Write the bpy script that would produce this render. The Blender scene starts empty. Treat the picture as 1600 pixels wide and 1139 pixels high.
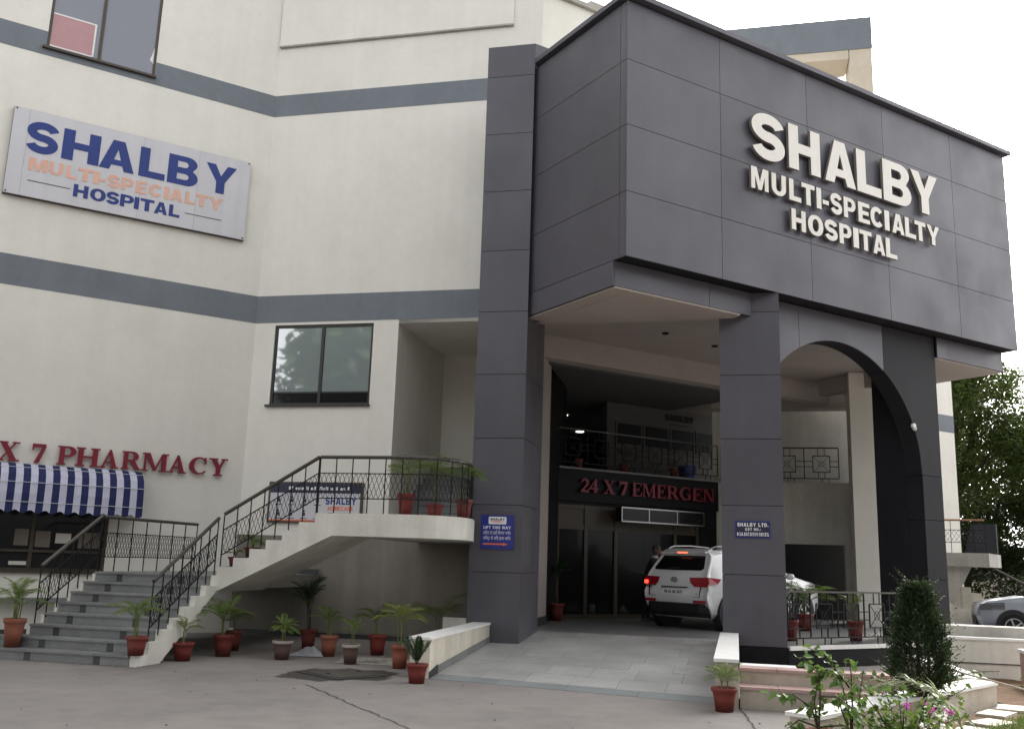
import bpy, bmesh, math, random
from mathutils import Vector, Matrix
from mathutils.geometry import tessellate_polygon
random.seed(7)
SC = bpy.context.scene
COL = SC.collection
R = math.radians
SQ = math.sqrt(.5)

# ---------------------------------------------------------------- camera
cam = bpy.data.cameras.new('camera')
cam_o = bpy.data.objects.new('camera', cam)
COL.objects.link(cam_o)
SC.camera = cam_o
cam.sensor_width = 36
cam.sensor_fit = 'HORIZONTAL'
cam.lens = 1493.09 / 1600 * 36
cam.clip_end = 1500
_yaw, _pit, _rol = R(58.32309528), R(11.65521031), R(1.80999429)
_f = Vector((math.cos(_pit) * math.cos(_yaw), math.cos(_pit) * math.sin(_yaw), math.sin(_pit)))
_r = Vector((math.sin(_yaw), -math.cos(_yaw), 0))
_u = _r.cross(_f)
_r2 = _r * math.cos(_rol) + _u * math.sin(_rol)
_u2 = -_r * math.sin(_rol) + _u * math.cos(_rol)
m4 = Matrix((_r2, _u2, -_f)).transposed().to_4x4()
m4.translation = Vector((0, 0, 1.6))
cam_o.matrix_world = m4

# ---------------------------------------------------------------- sky and sun: bright hazy evening, sun behind the building on the right
SUN_AZ, SUN_EL = 22.0, 34.0        # degrees from +X towards +Y, and above the horizon
world = bpy.data.worlds.new('World')
SC.world = world
world.use_nodes = True
wn = world.node_tree
bg = wn.nodes['Background']
sky = wn.nodes.new('ShaderNodeTexSky')
sky.sky_type = 'NISHITA'
sky.sun_disc = False
sky.sun_elevation = R(SUN_EL)
sky.sun_rotation = R(90 - SUN_AZ)
sky.air_density = 1.0
sky.dust_density = 4.0
sky.ozone_density = 1.0
hs = wn.nodes.new('ShaderNodeHueSaturation')      # thin overcast: the blue is washed out
hs.inputs['Saturation'].default_value = 0.10
wn.links.new(sky.outputs[0], hs.inputs['Color'])
wn.links.new(hs.outputs[0], bg.inputs['Color'])
bg.inputs['Strength'].default_value = 0.15
sun = bpy.data.lights.new('sun', 'SUN')
sun.energy = 1.0
sun.angle = R(14)
sun.color = (1.0, .93, .82)
sun_o = bpy.data.objects.new('sun', sun)
COL.objects.link(sun_o)
sd = Vector((math.cos(R(SUN_EL)) * math.cos(R(SUN_AZ)), math.cos(R(SUN_EL)) * math.sin(R(SUN_AZ)), math.sin(R(SUN_EL))))
sun_o.rotation_euler = sd.to_track_quat('Z', 'Y').to_euler()
sun_o.location = sd * 60
SC.view_settings.view_transform = 'Standard'
SC.view_settings.look = 'None'
SC.view_settings.gamma = 1
SC.view_settings.use_curve_mapping = False
SC.view_settings.exposure = 1.85
SC.render.engine = 'CYCLES'
SC.cycles.max_bounces = 7
SC.cycles.use_denoising = True

# ---------------------------------------------------------------- materials
MATS = {}


def mat(name, col, rough=.6, spec=.5, metal=0., var=0., vscale=3., bump=0., bscale=40., rnd=0., emit=0., coat=0., dirt=0., dirtcol=(.1, .09, .07), streak=0., fleck=0., rvar=0.):
    """Procedural surface: base colour with world-space mottling, per-object variation, vertical streaks, fine bump."""
    m = bpy.data.materials.new(name)
    m.use_nodes = True
    nt = m.node_tree
    N, L = nt.nodes, nt.links
    b = N['Principled BSDF']
    b.inputs['Roughness'].default_value = rough
    b.inputs['Specular IOR Level'].default_value = spec
    b.inputs['Metallic'].default_value = metal
    if coat:
        b.inputs['Coat Weight'].default_value = coat
        b.inputs['Coat Roughness'].default_value = .06
    geo = N.new('ShaderNodeNewGeometry')
    rgb = N.new('ShaderNodeRGB')
    rgb.outputs[0].default_value = (*col, 1)
    out = rgb.outputs[0]

    def noise(scale, detail=4, vec=None, rgh=.55):
        n = N.new('ShaderNodeTexNoise')
        n.inputs['Scale'].default_value = scale
        n.inputs['Detail'].default_value = detail
        n.inputs['Roughness'].default_value = rgh
        L.new(vec or geo.outputs['Position'], n.inputs['Vector'])
        return n.outputs['Fac']

    def scale_by(sock, lo, hi, fmin=.3, fmax=.7):
        nonlocal out
        mr = N.new('ShaderNodeMapRange')
        mr.inputs[1].default_value = fmin
        mr.inputs[2].default_value = fmax
        mr.inputs[3].default_value = lo
        mr.inputs[4].default_value = hi
        L.new(sock, mr.inputs[0])
        v = N.new('ShaderNodeVectorMath')
        v.operation = 'SCALE'
        L.new(out, v.inputs[0])
        L.new(mr.outputs[0], v.inputs['Scale'])
        out = v.outputs[0]
    if var:
        scale_by(noise(vscale), 1 - var, 1 + var)
        scale_by(noise(vscale * 7.3, 3), 1 - var * .5, 1 + var * .5)
    if fleck:
        scale_by(noise(90, 2), 1 - fleck, 1 + fleck)
    if rnd:
        oi = N.new('ShaderNodeObjectInfo')
        scale_by(oi.outputs['Random'], 1 - rnd, 1 + rnd, 0, 1)
    if streak:
        mp = N.new('ShaderNodeMapping')
        mp.inputs['Scale'].default_value = (3.2, 3.2, .12)
        L.new(geo.outputs['Position'], mp.inputs[0])
        scale_by(noise(1.0, 5, mp.outputs[0]), 1 - streak, 1 + streak * .4)
    if dirt:
        n = noise(1.3, 6)
        mr = N.new('ShaderNodeMapRange')
        mr.inputs[1].default_value = .5
        mr.inputs[2].default_value = .75
        mr.inputs[4].default_value = dirt
        L.new(n, mr.inputs[0])
        mx = N.new('ShaderNodeMix')
        mx.data_type = 'RGBA'
        mx.inputs[7].default_value = (*dirtcol, 1)
        L.new(mr.outputs[0], mx.inputs[0])
        L.new(out, mx.inputs[6])
        out = mx.outputs[2]
    L.new(out, b.inputs['Base Color'])
    if bump:
        bp = N.new('ShaderNodeBump')
        bp.inputs['Strength'].default_value = bump
        bp.inputs['Distance'].default_value = .02
        L.new(noise(bscale, 5), bp.inputs['Height'])
        L.new(bp.outputs[0], b.inputs['Normal'])
    if rvar:
        mr = N.new('ShaderNodeMapRange')
        mr.inputs[1].default_value = .3
        mr.inputs[2].default_value = .7
        mr.inputs[3].default_value = rough - rvar
        mr.inputs[4].default_value = rough + rvar
        L.new(noise(.9, 5), mr.inputs[0])
        L.new(mr.outputs[0], b.inputs['Roughness'])
    if emit:
        b.inputs['Emission Color'].default_value = (*col, 1)
        b.inputs['Emission Strength'].default_value = emit
    MATS[name] = m
    return m


def leafmat(name, col, col2, trans=.35, spec=.35):
    m = bpy.data.materials.new(name)
    m.use_nodes = True
    N, L = m.node_tree.nodes, m.node_tree.links
    b = N['Principled BSDF']
    b.inputs['Roughness'].default_value = .5
    b.inputs['Specular IOR Level'].default_value = spec
    geo = N.new('ShaderNodeNewGeometry')
    n = N.new('ShaderNodeTexNoise')
    n.inputs['Scale'].default_value = 1.7
    L.new(geo.outputs['Position'], n.inputs['Vector'])
    ad = N.new('ShaderNodeMath')
    ad.operation = 'ADD'
    ml = N.new('ShaderNodeMath')
    ml.operation = 'MULTIPLY'
    ml.inputs[1].default_value = .5
    L.new(geo.outputs['Random Per Island'], ml.inputs[0])
    L.new(ml.outputs[0], ad.inputs[0])
    ml2 = N.new('ShaderNodeMath')
    ml2.operation = 'MULTIPLY'
    ml2.inputs[1].default_value = .5
    L.new(n.outputs['Fac'], ml2.inputs[0])
    L.new(ml2.outputs[0], ad.inputs[1])
    mx = N.new('ShaderNodeMix')
    mx.data_type = 'RGBA'
    mx.inputs[6].default_value = (*col, 1)
    mx.inputs[7].default_value = (*col2, 1)
    L.new(ad.outputs[0], mx.inputs[0])
    L.new(mx.outputs[2], b.inputs['Base Color'])
    tr = N.new('ShaderNodeBsdfTranslucent')
    hsv = N.new('ShaderNodeHueSaturation')
    hsv.inputs['Value'].default_value = 1.6
    hsv.inputs['Hue'].default_value = .485
    L.new(mx.outputs[2], hsv.inputs['Color'])
    L.new(hsv.outputs[0], tr.inputs['Color'])
    ms = N.new('ShaderNodeMixShader')
    ms.inputs[0].default_value = trans
    L.new(b.outputs[0], ms.inputs[1])
    L.new(tr.outputs[0], ms.inputs[2])
    L.new(ms.outputs[0], N['Material Output'].inputs[0])
    MATS[name] = m
    return m


def glassmat(name, col, refl=.2, rough=.03, fres=.6):
    """Pane with something behind it that one cannot see into: tint plus mirror reflection."""
    m = bpy.data.materials.new(name)
    m.use_nodes = True
    N, L = m.node_tree.nodes, m.node_tree.links
    b = N['Principled BSDF']
    b.inputs['Base Color'].default_value = (*col, 1)
    b.inputs['Roughness'].default_value = .25
    b.inputs['Specular IOR Level'].default_value = .1
    g = N.new('ShaderNodeBsdfGlossy')
    g.inputs['Roughness'].default_value = rough
    lw = N.new('ShaderNodeLayerWeight')
    lw.inputs[0].default_value = .25
    ad = N.new('ShaderNodeMath')
    ad.operation = 'MULTIPLY_ADD'
    ad.inputs[1].default_value = fres
    ad.inputs[2].default_value = refl
    ad.use_clamp = True
    L.new(lw.outputs['Fresnel'], ad.inputs[0])
    ms = N.new('ShaderNodeMixShader')
    L.new(ad.outputs[0], ms.inputs[0])
    L.new(b.outputs[0], ms.inputs[1])
    L.new(g.outputs[0], ms.inputs[2])
    L.new(ms.outputs[0], N['Material Output'].inputs[0])
    MATS[name] = m
    return m


mat('wall_paint', (.755, .73, .665), .8, .25, var=.03, vscale=.7, bump=.35, bscale=5, streak=.035, dirt=.12, dirtcol=(.5, .46, .37))
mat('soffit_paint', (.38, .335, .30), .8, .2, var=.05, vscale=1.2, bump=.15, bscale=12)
mat('grey_paint', (.18, .20, .224), .75, .25, var=.07, vscale=1.1, streak=.06, bump=.2, bscale=9)
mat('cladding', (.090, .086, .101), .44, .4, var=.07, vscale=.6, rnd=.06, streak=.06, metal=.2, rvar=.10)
mat('shaded_cladding_netting', (.022, .022, .026), .55, .1, var=.1, vscale=1.2)  # pier and arch lining: shade and reflection put into the colour; also the dark netting
mat('cladding_joint', (.012, .012, .014), .7, .2)
mat('letter_white', (.72, .69, .63), .45, .4, var=.03, vscale=3, dirt=.15, dirtcol=(.5, .45, .36))
mat('sign_face', (.585, .575, .60), .45, .4, var=.03, vscale=1, streak=.06)
mat('sign_blue', (.014, .036, .20), .45, .4, var=.05)
mat('sign_peach', (.72, .42, .32), .5, .4, var=.05)
mat('ink', (.02, .02, .025), .6)
mat('board_blue', (.014, .022, .22), .35, .5, var=.05)
mat('board_navy', (.012, .014, .045), .4, .5)
mat('white_print', (.74, .74, .76), .5)
mat('orange_print', (.75, .16, .06), .5)
mat('red_letter', (.20, .010, .024), .45, .4, var=.06)
mat('frame_brown', (.055, .04, .028), .45, .5, var=.1, vscale=6)
mat('frame_dark', (.022, .02, .018), .45, .5)
glassmat('pane_grey', (.15, .16, .2), .10)
glassmat('pane_blind', (.30, .35, .35), .30)
glassmat('pane_dark', (.010, .010, .011), .01, .03, .12)
mat('pink_panel', (.45, .25, .26), .5, var=.06)
mat('iron', (.012, .012, .013), .6, .2, var=.2, vscale=20)
mat('handrail', (.05, .042, .036), .35, .5, var=.2, vscale=9)
mat('handrail_rust', (.28, .14, .07), .5, .4, var=.15)
mat('stone', (.185, .188, .186), .6, .4, var=.16, vscale=2.4, rnd=.12, bump=.2, bscale=30, dirt=.25, dirtcol=(.24, .23, .21), fleck=.1)
mat('stone_dark', (.045, .046, .048), .5, .4, var=.15, vscale=3, rnd=.1, dirt=.2, dirtcol=(.15, .14, .13))
mat('ramp_stone', (.375, .37, .358), .5, .45, var=.13, vscale=1.2, rnd=.10, bump=.12, bscale=25, dirt=.35, dirtcol=(.22, .215, .21), fleck=.06)
mat('ramp_border', (.21, .225, .222), .55, .45, var=.12, vscale=2, rnd=.1, dirt=.3, dirtcol=(.2, .19, .18))
mat('floor_stone', (.19, .19, .19), .35, .5, var=.12, vscale=1.5, rnd=.1, fleck=.06)
mat('plaster', (.70, .68, .61), .8, .25, var=.06, vscale=1.6, bump=.25, bscale=16, streak=.14, dirt=.3, dirtcol=(.4, .36, .29))
mat('plaster_worn', (.62, .57, .48), .85, .2, var=.08, vscale=2.2, bump=.3, bscale=16, streak=.2, dirt=.5, dirtcol=(.36, .3, .24))
mat('cap_white', (.78, .77, .74), .6, .35, var=.05, vscale=3, dirt=.2, dirtcol=(.5, .47, .42))
mat('pink_stone', (.42, .29, .26), .7, .3, var=.1, vscale=4, dirt=.4, dirtcol=(.4, .34, .29), bump=.2)
mat('cream_wall', (.5, .44, .37), .85, .2, var=.1, vscale=2, streak=.2, dirt=.4, dirtcol=(.3, .25, .2), bump=.3, bscale=14)
mat('dull_brown', (.215, .195, .165), .85, .2, var=.08, vscale=1.3, streak=.15, bump=.25, bscale=9)  # darker brown tone for the wall below the balcony and for the landing
mat('interior_shaded', (.10, .097, .094), .8, .2, var=.05)  # gallery wall and lobby ceiling: interior shade put into the colour
mat('cladding_shaded', (.034, .033, .037), .6, .1, var=.05, vscale=.7)  # darkened copy of the cladding, shade and reflection put into its colour
mat('letter_return', (.20, .18, .155), .5, .4)
mat('manhole_lid', (.085, .074, .064), .85, .2, var=.2, vscale=6, bump=.4)
mat('brown_wall', (.2, .17, .14), .85, .2, var=.1, vscale=2, streak=.15)
mat('raw_concrete', (.40, .38, .34), .85, .2, var=.1, vscale=1.5, streak=.2, dirt=.4, dirtcol=(.25, .23, .2), bump=.3, bscale=14)
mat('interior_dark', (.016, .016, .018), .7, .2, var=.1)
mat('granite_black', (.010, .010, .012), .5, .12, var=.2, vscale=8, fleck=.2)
mat('chrome', (.22, .22, .22), .25, .5, metal=1.)
mat('door_timber', (.055, .043, .028), .5, .4, var=.15, vscale=5)
mat('awning_blue', (.022, .028, .09), .8, .2, var=.08, vscale=4)
mat('awning_white', (.50, .50, .60), .8, .2, var=.06, vscale=4)
mat('rope_white', (.7, .7, .72), .7)
mat('terracotta', (.17, .032, .026), .6, .35, var=.12, vscale=7, rnd=.12, dirt=.25, dirtcol=(.3, .2, .15))
mat('terracotta_pale', (.25, .085, .055), .7, .3, var=.15, vscale=7, rnd=.1, dirt=.35, dirtcol=(.4, .28, .2))
mat('pot_brown', (.12, .07, .06), .6, .35, var=.12, vscale=7, dirt=.2, dirtcol=(.25, .2, .17))
mat('pot_rim_pale', (.33, .28, .25), .6, .3, var=.1)
mat('soil', (.04, .028, .02), .95, .1, var=.3, vscale=20, bump=.5)
mat('garden_soil', (.12, .075, .045), .95, .1, var=.35, vscale=6, bump=.5, bscale=30)
mat('bark', (.07, .052, .038), .9, .2, var=.3, vscale=14, bump=.6, bscale=30)
mat('stem_green', (.12, .14, .04), .7, .3, var=.2, vscale=10)
leafmat('palm_leaf', (.07, .13, .026), (.16, .21, .05), .3)
leafmat('palm_leaf_yellow', (.11, .15, .03), (.22, .24, .06), .3)
leafmat('dark_leaf', (.014, .034, .014), (.03, .06, .02), .15)
leafmat('tree_leaf', (.02, .038, .009), (.065, .095, .018), .35, .2)
leafmat('tree_leaf_deep', (.015, .03, .009), (.038, .062, .015), .3, .2)
leafmat('bougain_leaf', (.05, .115, .022), (.12, .2, .045), .3)
leafmat('thuja_leaf', (.019, .034, .015), (.048, .07, .03), .18, .1)
leafmat('frond_pale', (.2, .25, .14), (.3, .34, .2), .3)
leafmat('grass_leaf', (.05, .1, .02), (.1, .16, .035), .3)
leafmat('flower_pink', (.42, .03, .32), (.6, .12, .45), .3)
leafmat('flower_white', (.7, .7, .68), (.8, .8, .76), .2)
mat('car_white', (.74, .74, .75), .25, .5, coat=.7)
mat('car_silver', (.30, .32, .36), .45, .4, metal=.3, coat=.2)
mat('lamp_smoked', (.10, .10, .11), .15, .6)
mat('car_plastic', (.016, .016, .017), .6, .4)
glassmat('car_glass', (.008, .008, .009), .06)
mat('lamp_red', (.32, .008, .02), .2, .5, coat=.5)
mat('lamp_red_lit', (1., .06, .03), .3, emit=.9)
mat('lamp_orange_lit', (1., .16, .06), .3, emit=.6)
mat('lamp_clear', (.6, .62, .65), .12, .6)
mat('tyre', (.014, .014, .014), .8, .3)
mat('alloy', (.35, .35, .36), .3, .5, metal=.9)
mat('badge', (.03, .03, .035), .25, .5, metal=.6)
mat('plate_white', (.75, .75, .73), .5)
mat('skin', (.2, .11, .075), .6, .3)
mat('cloth_dark', (.028, .024, .026), .9, .1, var=.2, vscale=9)
mat('cloth_white', (.55, .53, .5), .9, .1)
mat('hair_grey', (.06, .055, .055), .8, .2)
mat('downlight', (1., .93, .8), .3, emit=1.2)
mat('tarp', (.30, .30, .31), .7, .3, var=.1, vscale=8, bump=.4, bscale=12)
mat('pergola_beige', (.56, .49, .4), .85, .2, var=.06, vscale=1)
mat('blue_plastic', (.03, .05, .2), .5)


# ---------------------------------------------------------------- mesh helpers (frame A: world axes; frame B: u along the 45 degree wall, n into the picture)
class MB:
    def __init__(s, frame='A'):
        s.v, s.f, s.frame = [], [], frame
        s.smooth = False

    def P(s, p):
        x, y, z = p
        if s.frame == 'B':
            return (SQ * (x + y), SQ * (y - x), z)
        return (x, y, z)

    def add(s, pts, faces):
        k = len(s.v)
        s.v += [s.P(p) for p in pts]
        s.f += [tuple(i + k for i in f) for f in faces]

    def hexa(s, p):
        s.add(p, [(0, 3, 2, 1), (4, 5, 6, 7), (0, 1, 5, 4), (1, 2, 6, 5), (2, 3, 7, 6), (3, 0, 4, 7)])

    def box(s, x0, x1, y0, y1, z0, z1):
        s.hexa([(x0, y0, z0), (x1, y0, z0), (x1, y1, z0), (x0, y1, z0), (x0, y0, z1), (x1, y0, z1), (x1, y1, z1), (x0, y1, z1)])

    def prism(s, poly, z0, z1):
        """vertical prism over a plan polygon"""
        n = len(poly)
        pts = [(x, y, z0) for x, y in poly] + [(x, y, z1) for x, y in poly]
        fs = [(i, (i + 1) % n, n + (i + 1) % n, n + i) for i in range(n)]
        tris = tessellate_polygon([[Vector((x, y, 0)) for x, y in poly]])
        fs += [tuple(t) for t in tris] + [tuple(n + i for i in reversed(t)) for t in tris]
        s.add(pts, fs)

    def plate(s, poly, y0, y1, holes=()):
        """upright plate: polygon in (x, z), thickness y0..y1, with holes"""
        loops = [list(poly)] + [list(h) for h in holes]
        flat = [p for l in loops for p in l]
        n = len(flat)
        tris = tessellate_polygon([[Vector((x, z, 0)) for x, z in l] for l in loops])
        pts = [(x, y0, z) for x, z in flat] + [(x, y1, z) for x, z in flat]
        fs = [tuple(t) for t in tris] + [tuple(n + i for i in reversed(t)) for t in tris]
        k = 0
        for l in loops:
            c = len(l)
            for i in range(c):
                a, b = k + i, k + (i + 1) % c
                fs.append((a, b, n + b, n + a))
            k += c
        s.add(pts, fs)

    def sideplate(s, poly, x0, x1):
        """plate: polygon in (y, z), thickness x0..x1"""
        n = len(poly)
        pts = [(x0, y, z) for y, z in poly] + [(x1, y, z) for y, z in poly]
        tris = tessellate_polygon([[Vector((y, z, 0)) for y, z in poly]])
        fs = [tuple(t) for t in tris] + [tuple(n + i for i in reversed(t)) for t in tris]
        fs += [(i, (i + 1) % n, n + (i + 1) % n, n + i) for i in range(n)]
        s.add(pts, fs)

    def tube(s, p0, p1, r, n=4, r1=None):
        p0, p1 = Vector(p0), Vector(p1)
        d = p1 - p0
        if d.length < 1e-6:
            return
        d.normalize()
        a = d.cross(Vector((0, 0, 1)))
        if a.length < .05:
            a = d.cross(Vector((1, 0, 0)))
        a.normalize()
        b = d.cross(a)
        r1 = r if r1 is None else r1
        pts = []
        for p, rr in ((p0, r), (p1, r1)):
            for i in range(n):
                t = 2 * math.pi * (i + .5) / n
                pts.append(tuple(p + a * (rr * math.cos(t)) + b * (rr * math.sin(t))))
        fs = [(i, (i + 1) % n, n + (i + 1) % n, n + i) for i in range(n)]
        fs += [tuple(range(n - 1, -1, -1)), tuple(range(n, 2 * n))]
        s.add(pts, fs)

    def path(s, pts, r, n=6, taper=1.):
        k = len(pts) - 1
        for i in range(k):
            ra = r * (1 + (taper - 1) * i / k)
            rb = r * (1 + (taper - 1) * (i + 1) / k)
            s.tube(pts[i], pts[i + 1], ra, n, rb)

    def lathe(s, prof, c=(0, 0, 0), n=20):
        k = len(prof)
        pts = []
        for i in range(n):
            t = 2 * math.pi * i / n
            for r, z in prof:
                pts.append((c[0] + r * math.cos(t), c[1] + r * math.sin(t), c[2] + z))
        fs = []
        for i in range(n):
            j = (i + 1) % n
            for q in range(k - 1):
                fs.append((i * k + q, j * k + q, j * k + q + 1, i * k + q + 1))
        s.add(pts, fs)

    def disc(s, c, r, axis='z', n=20):
        pts = [c]
        for i in range(n):
            t = 2 * math.pi * i / n
            a, b = r * math.cos(t), r * math.sin(t)
            pts.append({'z': (c[0] + a, c[1] + b, c[2]), 'y': (c[0] + a, c[1], c[2] + b), 'x': (c[0], c[1] + a, c[2] + b)}[axis])
        s.add(pts, [(0, 1 + i, 1 + (i + 1) % n) for i in range(n)])

    def cyl(s, c, r, h, axis='y', n=24, r2=None):
        """closed cylinder centred at c along an axis, length h"""
        d = {'x': Vector((1, 0, 0)), 'y': Vector((0, 1, 0)), 'z': Vector((0, 0, 1))}[axis] * (h / 2)
        c = Vector(c)
        s.tube(c - d, c + d, r, n, r2)

    def quad(s, a, b, c, d):
        s.add([a, b, c, d], [(0, 1, 2, 3)])

    def wall(s, x0, x1, z0, z1, y0, y1, holes=()):
        """wall slab with rectangular openings (xa, xb, za, zb)"""
        xs = sorted({x0, x1, *[h[0] for h in holes], *[h[1] for h in holes]})
        zs = sorted({z0, z1, *[h[2] for h in holes], *[h[3] for h in holes]})
        xs = [x for x in xs if x0 <= x <= x1]
        zs = [z for z in zs if z0 <= z <= z1]

        def solid(i, j):
            if i < 0 or j < 0 or i >= len(xs) - 1 or j >= len(zs) - 1:
                return False
            cx, cz = (xs[i] + xs[i + 1]) / 2, (zs[j] + zs[j + 1]) / 2
            return not any(h[0] < cx < h[1] and h[2] < cz < h[3] for h in holes)
        for i in range(len(xs) - 1):
            for j in range(len(zs) - 1):
                if not solid(i, j):
                    continue
                a, b, c, d = xs[i], xs[i + 1], zs[j], zs[j + 1]
                s.quad((a, y0, c), (b, y0, c), (b, y0, d), (a, y0, d))
                s.quad((b, y1, c), (a, y1, c), (a, y1, d), (b, y1, d))
                if not solid(i - 1, j):
                    s.quad((a, y1, c), (a, y0, c), (a, y0, d), (a, y1, d))
                if not solid(i + 1, j):
                    s.quad((b, y0, c), (b, y1, c), (b, y1, d), (b, y0, d))
                if not solid(i, j - 1):
                    s.quad((a, y1, c), (b, y1, c), (b, y0, c), (a, y0, c))
                if not solid(i, j + 1):
                    s.quad((a, y0, d), (b, y0, d), (b, y1, d), (a, y1, d))

    def mesh(s, name, m, base=(0, 0, 0), smooth=False):
        me = bpy.data.meshes.new(name)
        bx, by, bz = base
        me.from_pydata([(x - bx, y - by, z - bz) for x, y, z in s.v], [], s.f)
        me.materials.append(MATS[m] if isinstance(m, str) else m)
        if smooth:
            me.polygons.foreach_set('use_smooth', [True] * len(me.polygons))
        me.update()
        return me


def wbase(o):
    """world location of a thing or of one of its parts (nothing here is rotated above the parts)"""
    v = Vector((0, 0, 0))
    while o is not None:
        v += o.location
        o = o.parent
    return v


def thing(name, label, cat, loc=(0, 0, 0), rotz=0, group=None):
    o = bpy.data.objects.new(name, None)
    o.empty_display_size = .2
    COL.objects.link(o)
    o.location = loc
    o.rotation_euler = (0, 0, rotz)
    o['label'] = label
    o['category'] = cat
    if group:
        o['group'] = group
    return o


def part(name, mb, m, parent, kind=None, label=None, smooth=False, local=False):
    """mesh child; mb is in world coordinates unless local"""
    base = (0, 0, 0) if local else tuple(wbase(parent))
    o = bpy.data.objects.new(name, mb.mesh(name, m, base, smooth))
    COL.objects.link(o)
    o.parent = parent
    if kind:
        o['kind'] = kind
    if label:
        o['label'] = label
    return o


def inst(name, me, parent, loc, rot=(0, 0, 0), sc=(1, 1, 1)):
    """child sharing mesh data; loc in the parent's own space"""
    o = bpy.data.objects.new(name, me)
    COL.objects.link(o)
    o.parent = parent
    o.location = loc
    o.rotation_euler = rot
    o.scale = sc
    return o


def single(name, mb, m, label, cat, base, group=None, smooth=False):
    o = bpy.data.objects.new(name, mb.mesh(name, m, base, smooth))
    COL.objects.link(o)
    o.location = base
    o['label'] = label
    o['category'] = cat
    if group:
        o['group'] = group
    return o


def struct(name, mb, m, kind='structure', base=(0, 0, 0)):
    o = bpy.data.objects.new(name, mb.mesh(name, m, base))
    COL.objects.link(o)
    o.location = base
    o['kind'] = kind
    return o


def B2A(u, n, z=0):
    return (SQ * (u + n), SQ * (n - u), z)
# ---------------------------------------------------------------- lettering: heavy grotesque and bold slab-serif capitals drawn as outlines (cap height 1)
def arc(cx, cy, rx, ry, a0, a1, n=14, e=2.0):
    out = []
    for i in range(n + 1):
        t = R(a0 + (a1 - a0) * i / n)
        c, s_ = math.cos(t), math.sin(t)
        out.append((cx + rx * math.copysign(abs(c) ** (2 / e), c), cy + ry * math.copysign(abs(s_) ** (2 / e), s_)))
    return out


def rect(a, b, c, d):
    return [(a, b), (c, b), (c, d), (a, d)]


def strip(line, w):
    L_, R_ = [], []
    for i, p in enumerate(line):
        a = line[max(0, i - 1)]
        b = line[min(len(line) - 1, i + 1)]
        dx, dy = b[0] - a[0], b[1] - a[1]
        k = math.hypot(dx, dy) or 1
        ww = w[i] if isinstance(w, list) else w
        L_.append((p[0] - dy / k * ww / 2, p[1] + dx / k * ww / 2))
        R_.append((p[0] + dy / k * ww / 2, p[1] - dx / k * ww / 2))
    return L_ + R_[::-1]


def s_line(w, t, h):
    cx = w / 2
    a = arc(cx, .5 + (.5 - h / 2) / 2, cx - t / 2, (.5 - h / 2) / 2, 12, 262, 18)
    b = arc(cx, (.5 + h / 2) / 2 - 0.0, cx - t / 2, (.5 - h / 2) / 2, 82, -168, 18)
    return a + b


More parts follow.
